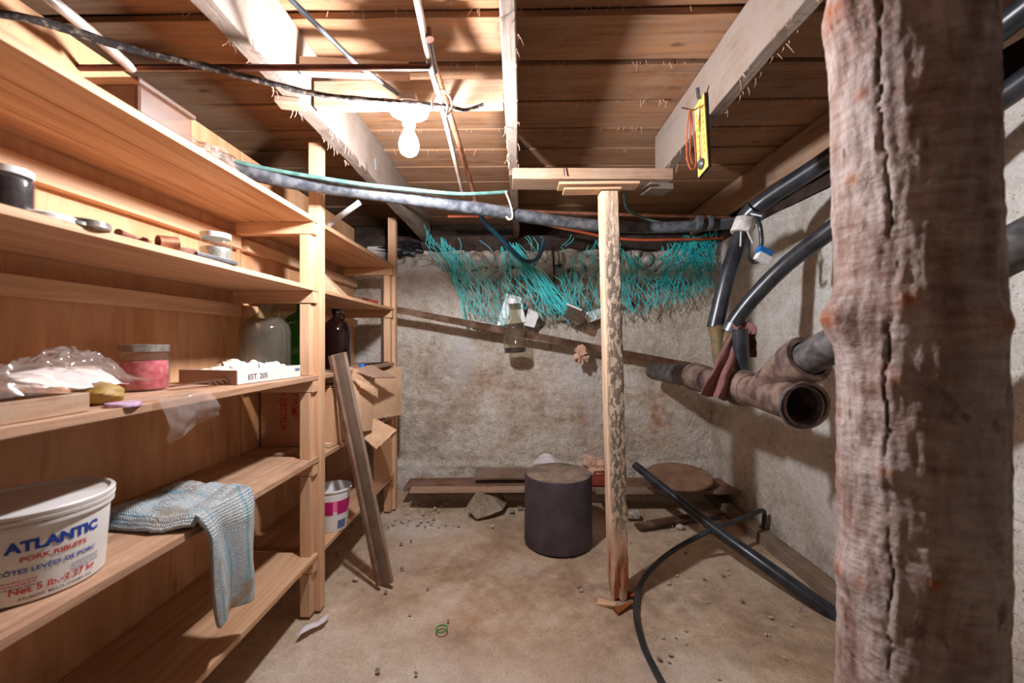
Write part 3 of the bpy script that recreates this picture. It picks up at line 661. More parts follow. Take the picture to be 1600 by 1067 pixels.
# ---------------------------------------------------------------- right hand pipes
def right_pipes():
    # vertical pipe + elbow + rising pipe
    R = thing('vent_pipe', 'black plastic pipe rising from green brass fitting then bending up right', 'pipe', P(1125, 575, 1.9))
    E = P(1167, 338, 1.92)
    obj('pipe_run', MB().tube([P(1117, 512, 1.9), P(1137, 430, 1.9), P(1156, 375, 1.91), E], .035, 20, 5), 'black_pipe', R, smooth=True)
    obj('pipe_run', MB().tube([E, P(1200, 310, 1.85), P(1300, 244, 1.62), P(1440, 140, 1.34), P(1600, 15, 1.1), P(1700, -60, 1.0)], .036, 20, 6), 'black_pipe', R, smooth=True)
    obj('elbow', MB().tube([P(1160, 356, 1.91), P(1166, 341, 1.91), P(1180, 327, 1.88)], .043, 20, 4), 'black_pipe', R, smooth=True)
    obj('sealant', MB().tube([P(1158, 364, 1.905), P(1165, 342, 1.905)], [.042, .048, .04], 20, 6, wob=.25), 'sealant', R, smooth=True)
    for a, b in (((1158, 362), (1157, 385)), ((1168, 362), (1176, 380))):
        obj('sealant_drip', MB().tube([P(*a, 1.865), P(*b, 1.85)], .004, 8), 'sealant', R, smooth=True)
    f = obj('brass_fitting', MB().tube([P(1127, 580, 1.9), P(1124, 545, 1.9), P(1120, 508, 1.9)], [.028, .030, .033, .033, .038], 18, 5, wob=.05), 'brass', R, smooth=True)
    obj('side_branch', MB().tube([P(1124, 545, 1.9), P(1137, 527, 1.88), P(1146, 515, 1.85)], .028, 16, 3), 'brass', R, smooth=True)
    R = thing('drain_hose', 'black flexible drain hose curving up from the brass fitting behind trunk', 'hose', P(1143, 515, 1.85))
    obj('hose_run', MB().tube([P(1140, 518, 1.85), P(1152, 497, 1.84), P(1180, 462, 1.8), P(1230, 412, 1.7), P(1300, 358, 1.54), P(1440, 245, 1.3), P(1600, 128, 1.1), P(1700, 60, 1.0)], .033, 18, 6), 'black_pipe', R, smooth=True)
    obj('hose_clamp', MB().tube([P(1140, 519, 1.85), P(1146, 507, 1.845)], .037, 18), 'steel', R, smooth=True)
    # shutoff gadget
    R = thing('tube_valve', 'small blue and white valve hanging on thin black tube beside pipes', 'valve', P(1195, 398, 1.8))
    obj('tube_run', MB().tube([P(1180, 338, 1.84), P(1187, 352, 1.8), P(1190, 375, 1.8), P(1188, 392, 1.8)], .009, 10, 5), 'black_pipe', R, smooth=True)
    obj('tube_loop', MB().tube([P(1170, 375, 1.86), P(1170, 400, 1.86), P(1178, 410, 1.86), P(1188, 405, 1.84)], .008, 8, 5), 'black_pipe', R, smooth=True)
    obj('tube_collar', MB().tube([P(1174, 334, 1.85), P(1192, 338, 1.82)], .013, 12), 'steel', R, smooth=True)
    c = P(1188, 397, 1.79)
    obj('valve_cap', MB().board(P(1184, 389, 1.79), P(1204, 398, 1.79), .03, .03, (0, 0, 1)), 'blue', R, bevel=.004)
    obj('valve_body', MB().board(P(1182, 398, 1.79), P(1203, 409, 1.79), .034, .034, (0, 0, 1)), 'white_pl', R, bevel=.004)
    # stub
    pipe('pipe_stub', [P(1159, 582, 1.76), P(1156, 514, 1.76)], .031, 'black_pipe', 'short open black pipe stub wrapped by the brown rag', n=20)
    # cast iron
    R = thing('iron_drain_pipe', 'rusty cast iron drain with wye and open end near trunk', 'pipe', (.95, 2.2, .9))
    A = P(1022, 580, 2.95); B = P(1092, 590, 2.12); C = P(1165, 607, 1.72); Dn = P(1253, 636, 1.36)
    obj('pipe_run', MB().tube([A, B], .058, 26), 'iron_grey', R, smooth=True)
    ax = (Dn - B).normalized()
    obj('hub', MB().tube([B - ax * .05, B + ax * .12], [.072, .075, .066, .064], 26), 'iron', R, smooth=True)
    obj('pipe_run', MB().tube([B, C], .056, 26), 'iron', R, smooth=True)
    obj('hub', MB().tube([C - ax * .055, C - ax * .045, C + ax * .0, C + ax * .04], [.062, .078, .074, .062], 26, 3), 'iron', R, smooth=True)
    # wye body with open mouth (hollow)
    mb = MB(); mb.lathe([(.057, 0), (.060, .1), (.062, .16), (.068, (Dn - C).length - .03), (.076, (Dn - C).length - .015), (.076, (Dn - C).length), (.066, (Dn - C).length), (.062, (Dn - C).length - .03), (.060, .14), (0.0, .12)], C, 36, axis=ax)
    obj('wye_body', mb, 'iron', R, smooth=True)
    obj('mouth_ring', MB().lathe([(.063, -.02), (.0655, .002), (.071, .003), (.0715, -.004)], Dn, 36, axis=ax), 'iron_grey', R, smooth=True)
    mid = C.lerp(Dn, .30); U = P(1252, 566, 1.42); G = P(1300, 540, 1.30)
    dr = (G - U).normalized()
    obj('wye_branch', MB().tube([mid, U - dr * .08, U], [.055, .06, .068, .07], 26, 4), 'iron', R, smooth=True)
    obj('hub', MB().lathe([(.066, -.03), (.078, -.02), (.080, .03), (.076, .038), (.060, .038), (.058, .0)], U, 32, axis=dr), 'iron', R, smooth=True)
    obj('pipe_run', MB().tube([U, G, P(1440, 462, 1.12), P(1600, 380, .97), P(1680, 340, .92)], .053, 26, 5), 'iron_grey', R, smooth=True)
    # rag
    def rag(u, v):
        x = 1156 - 42 * v ** .8 + (14 + 26 * v) * (u - .5); y = 512 + 108 * v ** .95 + 8 * (u - .4) * v
        dd = 1.80 - .07 * sstep(.1, .6, v) - .016 * math.sin(u * 8 + v * 2) * (.4 + v) - .02 * math.sin(math.pi * u)
        return P(x + 4 * noise.noise(V((u * 3, v * 4, 1))), y + 7 * noise.noise(V((u * 2.5, 3, v))), dd)
    mb = MB().sheet(rag, 34, 50)
    def rag2(u, v):
        a = math.pi * 1.25 * u - .2; r = .040
        c = P(1160, 508 + 50 * v, 1.79); k = 1 + .2 * noise.noise(V((u * 4, v * 4, 7)))
        return c + V((math.cos(a) * r * 1.1 * k + .010, math.sin(a) * r * k, .02 * math.sin(a) * (1 - v)))
    mb.sheet(rag2, 26, 24)
    obj('rag', mb, 'rag', smooth=True, solid=.004, label='brown cloth rag draped over black stub and rusty iron pipe', cat='rag')
right_pipes()
# ---------------------------------------------------------------- wall strip, thermometer, wire loop
wood_piece('wall_strip', P(618, 484, 2.92), P(1082, 572, 3.08), .045, .028, (0, 0, 1), 'strip', 'thin dark wooden strip slanting across the back wall', 'strip', seg=20, wob=.004)
def thermo():
    X = .652
    c = [PX(1085, 163, X), PX(1102, 150, X), PX(1109, 263, X), PX(1091, 276, X)]
    o = V((.5 * (c[0].x + c[1].x), .5 * (c[0].y + c[1].y), c[2].z)); R = thing('thermometer', 'yellow wall thermometer hanging from the right dusty joist', 'thermometer', c[3])
    up = ((c[0] + c[1]) / 2 - (c[2] + c[3]) / 2); L = up.length; up.normalize(); cen = sum(c, V()) / 4
    wv = ((c[1] - c[0]) + (c[2] - c[3])) / 2; W = .082; wv = (wv - up * wv.dot(up)).normalized()  # toward camera
    nrm = V((-1, 0, 0)); nrm = (nrm - up * nrm.dot(up)).normalized(); nrm = (nrm - wv * nrm.dot(wv)).normalized()
    def Q(a, b, n=0): return cen + wv * a + up * b + nrm * n
    obj('backing', MB().board(Q(0, -L / 2, -.004), Q(0, L / 2, -.004), W, .008, wv), 'black', R, bevel=.001)
    fc = obj('face', MB().board(Q(0, -L / 2 + .002, .0015), Q(0, L / 2 - .002, .0015), W - .004, .003, wv), 'yellow', R)
    gt = obj('glass_tube', MB().tube([Q(0, -L * .28, .006), Q(0, L * .40, .006)], .0028, 8), 'white_pl', R, smooth=True)
    obj('red_column', MB().tube([Q(0, -L * .28, .0075), Q(0, L * .02, .0075)], .0022, 8), 'ink_red', gt, smooth=True)
    mb = MB()
    for k in range(14):
        b = -L * .27 + L * .68 * k / 13
        for s in (-1, 1):
            mb.board(Q(s * .009, b, .0036), Q(s * .014, b, .0036), .0016, .0008, up)
    obj('scale_marks', mb, 'ink_black', fc)
    for k in range(7):
        b = -L * .25 + L * .68 * k / 7
        for s in (-1, 1):
            obj('numeral_mark', MB().board(Q(s * .019, b, .0036), Q(s * .029, b, .0036), .008, .0008, up), 'olive', fc)
    obj('dial', MB().lathe([(.019, 0), (.020, .007), (.015, .013), (0, .016)], Q(0, -L * .38, .002), 24, axis=nrm), 'grey_pipe', R, smooth=True)
    pipe('copper_wire', [P(1078, 170, 1.50), P(1074, 200, 1.5), P(1073, 240, 1.5), P(1078, 262, 1.5), P(1086, 262, 1.5), P(1087, 240, 1.5), P(1083, 200, 1.5), P(1080, 172, 1.5), P(1079, 205, 1.5), P(1078, 240, 1.5), P(1082, 256, 1.5)], .0024, 'orange', 'loop of thin copper wire hung left of the thermometer', 'wire', smooth=5, n=6)
    pipe('nail', [P(1065, 168, 1.46), P(1084, 172, 1.56)], .0028, 'rust', 'thin bent nail holding the copper wire on joist', 'nail', n=6)
    pipe('nail', [P(1090, 138, 1.47), P(1092, 154, 1.50)], .006, 'steel', 'fat grey nail above the thermometer on joist', 'nail', n=8)
    pipe('nail', [P(881, 262, 1.89), P(882, 274, 1.885)], .0028, 'steel', 'upright nail stuck in the plate above the leaning post', 'nail', n=8)
    pipe('nail', [P(586, 248, 1.75), P(587, 265, 1.75)], .003, 'steel', 'shiny nail on the far part of left dusty joist', 'nail', n=8)
thermo()
# ---------------------------------------------------------------- fishing net and its catch
def build_net():
    mb = MB()
    def strand(a, b, r):
        m = (a + b) / 2 + V((rng.uniform(-1, 1), rng.uniform(-1, 1), rng.uniform(-1.5, .5))) * .004
        mb.tube([a, m, b], r, 4, caps=False)
    def panel(cols_, rows_, top, bot, sag, dep, seed, jit, r=.0024, skip=.07):
        K = {}
        for i in range(cols_ + 1):
            for j in range(rows_ + 1):
                u = (i + .5 * (j % 2)) / cols_; v = j / rows_; u = min(u, 1)
                tx, ty = lerpc(top[0], u), lerpc(top[1], u); bx, by = lerpc(bot[0], u), lerpc(bot[1], u)
                x = tx + (bx - tx) * v; y = ty + (by - ty) * v + sag * math.sin(math.pi * u) * v * (1 - v) * 2
                nv = noise.noise_vector(V((x * .035 + seed, y * .03, seed))) * jit * 1.3 + noise.noise_vector(V((x * .12, y * .12, seed))) * jit * .35
                K[i, j] = P(x + nv.x, y + nv.y, dep + .06 * noise.noise(V((u * 6, v * 3, seed + 3))) )
        for i in range(cols_ + 1):
            for j in range(rows_):
                for di in ((0, -1) if j % 2 == 0 else (0, 1)):
                    if (i + di, j + 1) in K and rng.random() > skip: strand(K[i, j], K[i + di, j + 1], r)
    # left hanging wing
    panel(5, 6, ([(0, 660), (1, 690)], [(0, 353), (1, 385)]), ([(0, 678), (1, 722)], [(0, 418), (1, 430)]), 0, 3.0, 1, 6)
    panel(8, 8, ([(0, 690), (.5, 700), (1, 738)], [(0, 378), (.4, 374), (1, 400)]), ([(0, 728), (.3, 735), (1, 795)], [(0, 498), (.3, 512), (1, 514)]), 12, 3.0, 11, 9)
    panel(10, 7, ([(0, 700), (1, 790)], [(0, 392), (.4, 408), (1, 388)]), ([(0, 726), (1, 800)], [(0, 485), (1, 508)]), 16, 3.03, 21, 10, r=.0018)
    panel(5, 8, ([(0, 694), (1, 716)], [(0, 376), (1, 390)]), ([(0, 705), (1, 735)], [(0, 440), (1, 445)]), 0, 2.99, 25, 8)
    # central gathered bundle
    for sd in (31, 41):
        panel(8, 7, ([(0, 780), (.5, 800), (1, 814)], [(0, 390), (.5, 374), (1, 394)]), ([(0, 790), (.35, 842), (1, 908)], [(0, 478), (.4, 494), (1, 504)]), 0, 2.98, sd, 9)
    panel(6, 5, ([(0, 838), (1, 872)], [(0, 428), (1, 432)]), ([(0, 850), (1, 905)], [(0, 488), (1, 500)]), 0, 3.0, 45, 10)
    # right swag, left half rising to the post
    for sd in (51, 61):
        panel(9, 6, ([(0, 866), (.45, 905), (.7, 935), (1, 965)], [(0, 430), (.45, 398), (.7, 372), (1, 380)]), ([(0, 888), (.5, 905), (1, 985)], [(0, 502), (.5, 496), (1, 484)]), 4, 2.97, sd, 11)
    for sd in (71, 81):
        panel(15, 7, ([(0, 960), (.35, 1010), (.6, 1046), (1, 1116)], [(0, 382), (.35, 402), (.6, 380), (1, 368)]), ([(0, 962), (.4, 1020), (.8, 1075), (1, 1112)], [(0, 482), (.4, 476), (.8, 464), (1, 446)]), 8, 2.98, sd, 13)
    for sd in (91, 101):
        panel(7, 7, ([(0, 1046), (1, 1115)], [(0, 378), (1, 364)]), ([(0, 1030), (1, 1108)], [(0, 455), (1, 425)]), 0, 2.96, sd, 12)
    # bunched cords
    for k in range(20):
        u = rng.random(); a = P(790 + 20 * u + rng.uniform(-4, 4), 384 + rng.uniform(-6, 4), 2.96); b = P(822 + 80 * u, 455 + 40 * u + rng.uniform(-10, 10), 2.96)
        mb.tube([a, a.lerp(b, .4) + V((rng.uniform(-.03, .03), rng.uniform(-.02, .02), rng.uniform(-.03, .03))), b], .0026, 4, 4, caps=False)
    for k in range(22):
        a = P(rng.uniform(1066, 1112), 372 + rng.uniform(-6, 8), 2.96); b = P(rng.uniform(1030, 1115), rng.uniform(400, 465), 2.96)
        mb.tube([a, a.lerp(b, .5) + V((rng.uniform(-.06, .06), rng.uniform(-.02, .02), rng.uniform(-.04, .04))), b], .0026, 4, 4, caps=False)
    for k in range(14):
        x = rng.choice([725, 770, 835, 880, 930, 1000, 1095]) + rng.uniform(-8, 8); y = 392 + rng.uniform(-8, 8)
        a = P(x, y, 2.96); b = P(x + rng.uniform(-22, 22), y - rng.uniform(12, 28), 2.95)
        mb.tube([a, a.lerp(b, .5) + V((.015, 0, .0)), b], .0024, 4, 3)
    obj('fishing_net', mb, 'teal', smooth=True, label='tangled turquoise fishing net draped along the top of back wall', cat='net')
    def slab(name, q, D, th, mat, lab, cat):
        ps = [P(x, y, D + dd) for x, y, dd in q]; m = MB(); n = V((0, th, 0))
        m.v = ps + [p + n for p in ps]; k = len(ps)
        m.f = [list(range(k))[::-1], [k + i for i in range(k)]] + [[i, (i + 1) % k, k + (i + 1) % k, k + i] for i in range(k)]
        m.uv = [[(0, 0)] * len(f) for f in m.f]
        return obj(name, m, mat, label=lab, cat=cat, bevel=.002)
    slab('foam_block', [(791, 458, 0), (814, 464, 0), (822, 503, -.02), (776, 509, -.03)], 3.07, .04, 'white_pl', 'white wedge shaped foam block behind the hanging jug', 'block')
    slab('foam_block', [(826, 482, 0), (843, 490, 0), (835, 512, 0), (818, 508, 0)], 3.06, .05, 'white_pl', 'small white foam block right of the hanging jug', 'block')
    slab('plastic_strip', [(733, 500, 0), (760, 504, 0), (788, 515, 0), (786, 520, 0), (735, 505, 0)], 3.06, .03, 'white_pl', 'thin white strip caught at left bottom of net', 'strip')
    R = thing('small_box', 'small pale green plastic box resting in the net left of post', 'box', P(897, 500, 2.95))
    c = P(897, 490, 2.93)
    m = MB().board(P(884, 486, 2.93), P(911, 498, 2.93), .085, .07, (0, .1, 1)); obj('body', m, 'tubp', R, bevel=.006)
    m = MB().board(P(882, 480, 2.925), P(908, 475, 2.925), .03, .078, (0, 1, .6)); obj('box_lid', MB().board(P(884, 484, 2.93) + V((0, 0, .036)), P(908, 494, 2.93) + V((0, 0, .036)), .014, .08, (0, .1, 1)), 'white_pl', R, bevel=.004)
    slab('foam_block', [(916, 488, 0), (958, 476, 0), (960, 490, 0), (920, 504, 0)], 3.02, .04, 'white_pl', 'long white foam block in the net touching the leaning post', 'block')
    obj('wall_tuft', MB().blob(P(908, 553, 2.99), (.045, .025, .05), .8, 5, 16), 'insul', smooth=True, label='small tan tuft hanging on the wall strip left of post', cat='tuft')
    # jug
    c = P(805, 552, 2.94); R = thing('hanging_jug', 'clear plastic jug with dark residue hanging from net on back wall', 'jug', c)
    prof = [(0, .0), (.07, .002), (.078, .012), (.078, .17), (.074, .2), (.045, .25), (.032, .28), (.030, .36), (.034, .362), (.034, .37), (.028, .37)]
    ax = V((-.05, .03, 1))
    obj('body', MB().lathe(prof, c, 32, axis=ax), 'glass_jug', R, smooth=True)
    obj('residue', MB().lathe([(0, .004), (.066, .006), (.074, .014), (.074, .04), (0, .042)], c, 28, axis=ax), 'jam', R, smooth=True)
    obj('jug_cap', MB().lathe([(.036, .35), (.036, .385), (0, .386)], c, 24, axis=ax), 'white_pl', R, smooth=True)
    # clutter on top of the wall left of the net
    pipe('pipe_scrap', [P(575, 388, 3.22), P(603, 388, 3.22)], .016, 'white_pl', 'pale tube lying on wall top behind the far shelf')
    obj('dark_bag', MB().blob(P(632, 388, 3.22), (.14, .06, .05), .5, 5), 'black', smooth=True, label='crumpled dark plastic on wall top left of the net', cat='bag')
build_net()
# ---------------------------------------------------------------- things on the floor
def floor_things():
    # drum
    c = PZ(872, 843, -.004)
    R = thing('drum', 'dark upturned plastic drum with dusty top on the floor', 'drum', c); r = .196; h = .395
    obj('body', MB().lathe([(r - .012, -.002), (r, .0), (r + .002, .02), (r, .03), (r - .001, h - .02), (r - .006, h - .004)], c, 64), 'drum', R, smooth=True)
    obj('top', MB().lathe([(r - .005, h - .012), (r - .008, h - .003), (r - .014, h), (r * .6, h + .002), (0, h + .003)], c, 64), 'drumtop', R, smooth=True)
    # planks
    wood_piece('plank', P(636, 757, 2.96), P(1152, 757, 2.96), .20, .028, (0, 1, .02), 'old_red', 'long weathered plank lying along foot of back wall', 'plank', seg=24, wob=.008)
    wood_piece('plank', P(642, 765, 2.79), P(900, 764, 2.81), .07, .022, (0, 1, 0), 'bare', 'pale narrow plank at front of the long plank left of drum', 'plank', seg=12, wob=.004)
    wood_piece('plank', P(742, 740, 2.98), P(900, 739, 3.0), .15, .02, (0, 1, .12), 'old', 'short dark board lying on top of the long plank behind drum', 'board', seg=10, wob=.005)
    wood_piece('plank', P(930, 766, 2.80), P(1155, 767, 2.80), .07, .026, (0, 1, 0), 'old', 'narrow grey plank under the round plywood disc', 'plank', seg=12, wob=.004)
    # stone block under
    def tri(ps, depth, mat, name, lab, cat):
        m = MB(); k = len(ps); m.v = ps + [p + V((.03, depth, .0)) for p in ps]
        m.f = [list(range(k))[::-1], [k + i for i in range(k)]] + [[i, (i + 1) % k, k + (i + 1) % k, k + i] for i in range(k)]
        m.uv = [[(p.x, p.z) for p in [m.v[i] for i in f]] for f in m.f]
        obj(name, m, mat, label=lab, cat=cat, bevel=.006)
    a = PZ(744, 812, 0.0); 
    tri([P(728, 792, 2.7), P(744, 812, 2.68), P(764, 806, 2.7), P(786, 797, 2.75), P(772, 778, 2.78), P(745, 768, 2.75)], .14, 'rock', 'wood_block', 'tilted grey green block supporting the planks left of drum', 'block')
    # disc
    c = P(1060, 744, 2.90); obj('round_disc', MB().lathe([(0, -.012), (.215, -.012), (.22, -.006), (.22, .006), (.215, .012), (0, .012)], c, 64, axis=(-.03, -.10, 1)), 'disc', smooth=True, label='round dirty plywood disc lying on the planks right of post', cat='disc')
    obj('brick', MB().box(*(lambda p: (p.x - .03, p.x + .115, p.y - .05, p.y + .05, p.z - .025, p.z + .03))(P(930, 750, 2.9))), 'brick', bevel=.005, label='broken red brick on the plank behind leaning post', cat='brick')
    obj('insulation_tuft', MB().blob(P(930, 729, 2.98), (.085, .05, .06), .7, 5, 20), 'insul', smooth=True, label='pinkish crumpled insulation behind the red brick', cat='insulation')
    def pap(u, v):
        x = 832 + 55 * u; y = 724 - 16 * math.sin(math.pi * min(1, u * 1.3)) * v
        return P(x, y, 2.93 + .1 * v + .02 * noise.noise(V((u * 5, v * 3, 0))))
    obj('paper_sheet', MB().sheet(pap, 14, 8), 'paper', solid=.001, label='folded white paper lying behind the dark drum', cat='paper')
    # leaning pipe
    pipe('loose_pipe', [P(992, 726, 2.66), P(1096, 810, 2.27), P(1180, 872, 2.02), P(1292, 953, 1.80), P(1330, 982, 1.74)], [.024, .03, .034, .034], 'black_pipe', 'thick loose black pipe slanting across floor at right', smooth=4, n=20)
    z = .012
    pipe('rubber_hose', [P(1182, 826, 2.5) , P(1192, 822, 2.46), P(1193, 798, 2.42), P(1170, 806, 2.36), P(1110, 829, 2.2), PZ(1052, 860, .07), PZ(1014, 893, .03), PZ(997, 925, z), PZ(994, 962, z), PZ(1004, 1005, z), PZ(1020, 1040, z), PZ(1042, 1080, z), PZ(1080, 1140, z)], .0125, 'black_pipe', 'thin black rubber hose curling over the floor to foreground', 'hose', smooth=8, n=12)
    wood_piece('lath', PZ(995, 822, .016), PZ(1128, 800, .03), .07, .016, (0, 1, 0), 'strip', 'flat dark lath on the floor right of leaning post', 'lath', seg=8, wob=.003)
    c = PZ(990, 806, .02); pipe('small_can', [c - V((.04, 0, 0)) + V((0, 0, .012)), c + V((.03, 0, .012))], .03, 'silver', 'small grey ribbed can lying right of post', 'can', n=16)
    wood_piece('wall_timber', P(1116, 764, 3.05), P(1130, 778, 2.95), .05, .04, (0, 0, 1), 'old', 'short timber stub in far right corner', 'timber')
    # leaning board
    a = PZ(604, 913, .002); b = P(527, 562, 1.935); b.x = XF + .012
    R = thing('leaning_board', 'grey weathered board leaning against shelving beside the upright', 'board', a)
    d = (b - a).normalized()
    obj('board_face', MB().board(a + d * .012, b + d * .03, .085, .018, (.9, -.4, 0), 14, .002), 'old', R, bevel=.002)
    obj('board_lip', MB().board(a + d * .012 + V((-.026, -.028, 0)), b + d * .02 + V((-.026, -.028, 0)), .022, .016, (.9, -.4, 0), 10, .001), 'old_red', R, bevel=.002)
    # paper scrap and rings
    def scr(u, v):
        p = PZ(468 + 44 * u, 990 - 20 * u + 0, .006); return V((p.x + .006 * math.sin(u * 6), p.y + (v - .5) * .05, .010 + .010 * abs(math.sin(u * 4 + v))))
    obj('paper_scrap', MB().sheet(scr, 16, 5), 'paper', solid=.0008, smooth=True, label='small crumpled white paper scrap on floor by shelf upright', cat='paper')
    c = PZ(690, 983, .006); pts = [c + V((.022 * math.cos(t * .628), .022 * math.sin(t * .628), .002)) for t in range(11)]
    obj('plastic_ring', MB().tube(pts, .003, 6), 'green', smooth=True, label='tiny green plastic ring on the dirt floor', cat='ring')
    stones = [(555, 906, .016), (628, 888, .011), (603, 925, .010), (530, 867, .014), (627, 850, .012), (642, 845, .01), (1044, 912, .012), (1160, 940, .01), (1072, 864, .012), (1062, 825, .028), (1100, 905, .008), (1130, 900, .009), (1046, 1022, .01), (1030, 1030, .01), (905, 917, .012), (908, 922, .010), (800, 800, .02), (812, 795, .025), (1204, 965, .009), (668, 920, .008), (700, 970, .007), (640, 960, .007), (590, 1048, .010), (650, 1052, .008)]
    for i, (x, y, r) in enumerate(stones):
        r *= .72; p = PZ(x, y, 0); obj('pebble', MB().blob((p.x, p.y, r * .35), (r * 1.2, r, r * .7), .4, 3, 8), 'rock' if i % 3 else 'concrete', smooth=True, label=('small loose pebble on the floor near foot of leaning board' if x < 640 and y < 930 else 'small loose pebble on the floor beside the thick loose pipe' if x > 1030 and y < 990 else 'small loose pebble on the open floor before the drum' if y < 1000 else 'small loose pebble on the floor at bottom foreground'), cat='pebble', group=('pebbles by the leaning board' if x < 640 and y < 930 else 'pebbles by the loose pipe' if x > 1030 and y < 990 else 'pebbles before the drum' if y < 1000 else 'pebbles in the foreground'))
    # rubble at the foot of the shelf end
    mb = MB()
    for k in range(90):
        x = rng.gauss(-.62, .2); y = rng.uniform(2.55, 2.95) ; r = rng.uniform(.003, .009)
        if -.82 < x < -.1: mb.blob((x, y, r * .4 + .004), (r * 1.3, r, r * .7), .4, 3, 5)
    for k in range(90):
        x = rng.uniform(.5, 1.3); y = rng.uniform(1.0, 2.7); r = rng.uniform(.002, .006); mb.blob((x, y, r * .2 - .001), (r * 1.2, r, r * .7), .4, 3, 4)
    obj('gravel', mb, 'floor', smooth=True, kind='stuff', label='scattered crumbs of concrete and gravel over the dirt floor', cat='gravel', attrs={'white': [.5] * len(mb.v), 'orange': [0.] * len(mb.v), 'damp': [0.] * len(mb.v)})
floor_things()
# ---------------------------------------------------------------- things on the shelves
def jar(name, label, c, r, h, content, cmat, lidmat, neck=.86, glass='glass', fill=.75):
    R = thing(name, label, 'jar', c); c = V(c)
    obj('glass_body', MB().lathe([(0, .002), (r * .9, .001), (r, .008), (r, h * .70), (r * .96, h * .77), (r * neck, h * .82), (r * neck, h * .97)], c, 36), glass, R, smooth=True)
    obj('contents', MB().lathe([(0, .005), (r * .86, .005), (r * .94, .012), (r * .94, h * fill * .92), (0, h * fill * .93)], c, 30), cmat, R, smooth=True)
    obj('jar_lid', MB().lathe([(r * neck + .001, h * .84), (r * neck + .004, h * .845), (r * neck + .004, h * .99), (r * neck + .001, h), (0, h)], c, 36), lidmat, R, smooth=True)
    return R
def jug(label, c, r, h, glass, capmat):
    c = V(c); R = thing('glass_jug', label, 'jug', c)
    obj('glass_body', MB().lathe([(0, .006), (r * .5, .004), (r * .94, .0), (r, .012), (r, h * .62), (r * .92, h * .71), (r * .66, h * .79), (r * .34, h * .85), (r * .27, h * .89), (r * .27, h * .96), (r * .31, h * .965), (r * .31, h * .98)], c, 40), glass, R, smooth=True)
    if capmat: obj('jug_cap', MB().lathe([(r * .34, h * .93), (r * .34, h), (0, h)], c, 24), capmat, R, smooth=True)
    a0 = c + V((r * .3, -r * .05, h * .93)); 
    obj('ring_handle', MB().tube([a0 + V((r * .3 * math.sin(t * .45) + .001, 0, -r * .6 * t / 7)) for t in range(8)], r * .075, 8), glass, R, smooth=True)
    return R
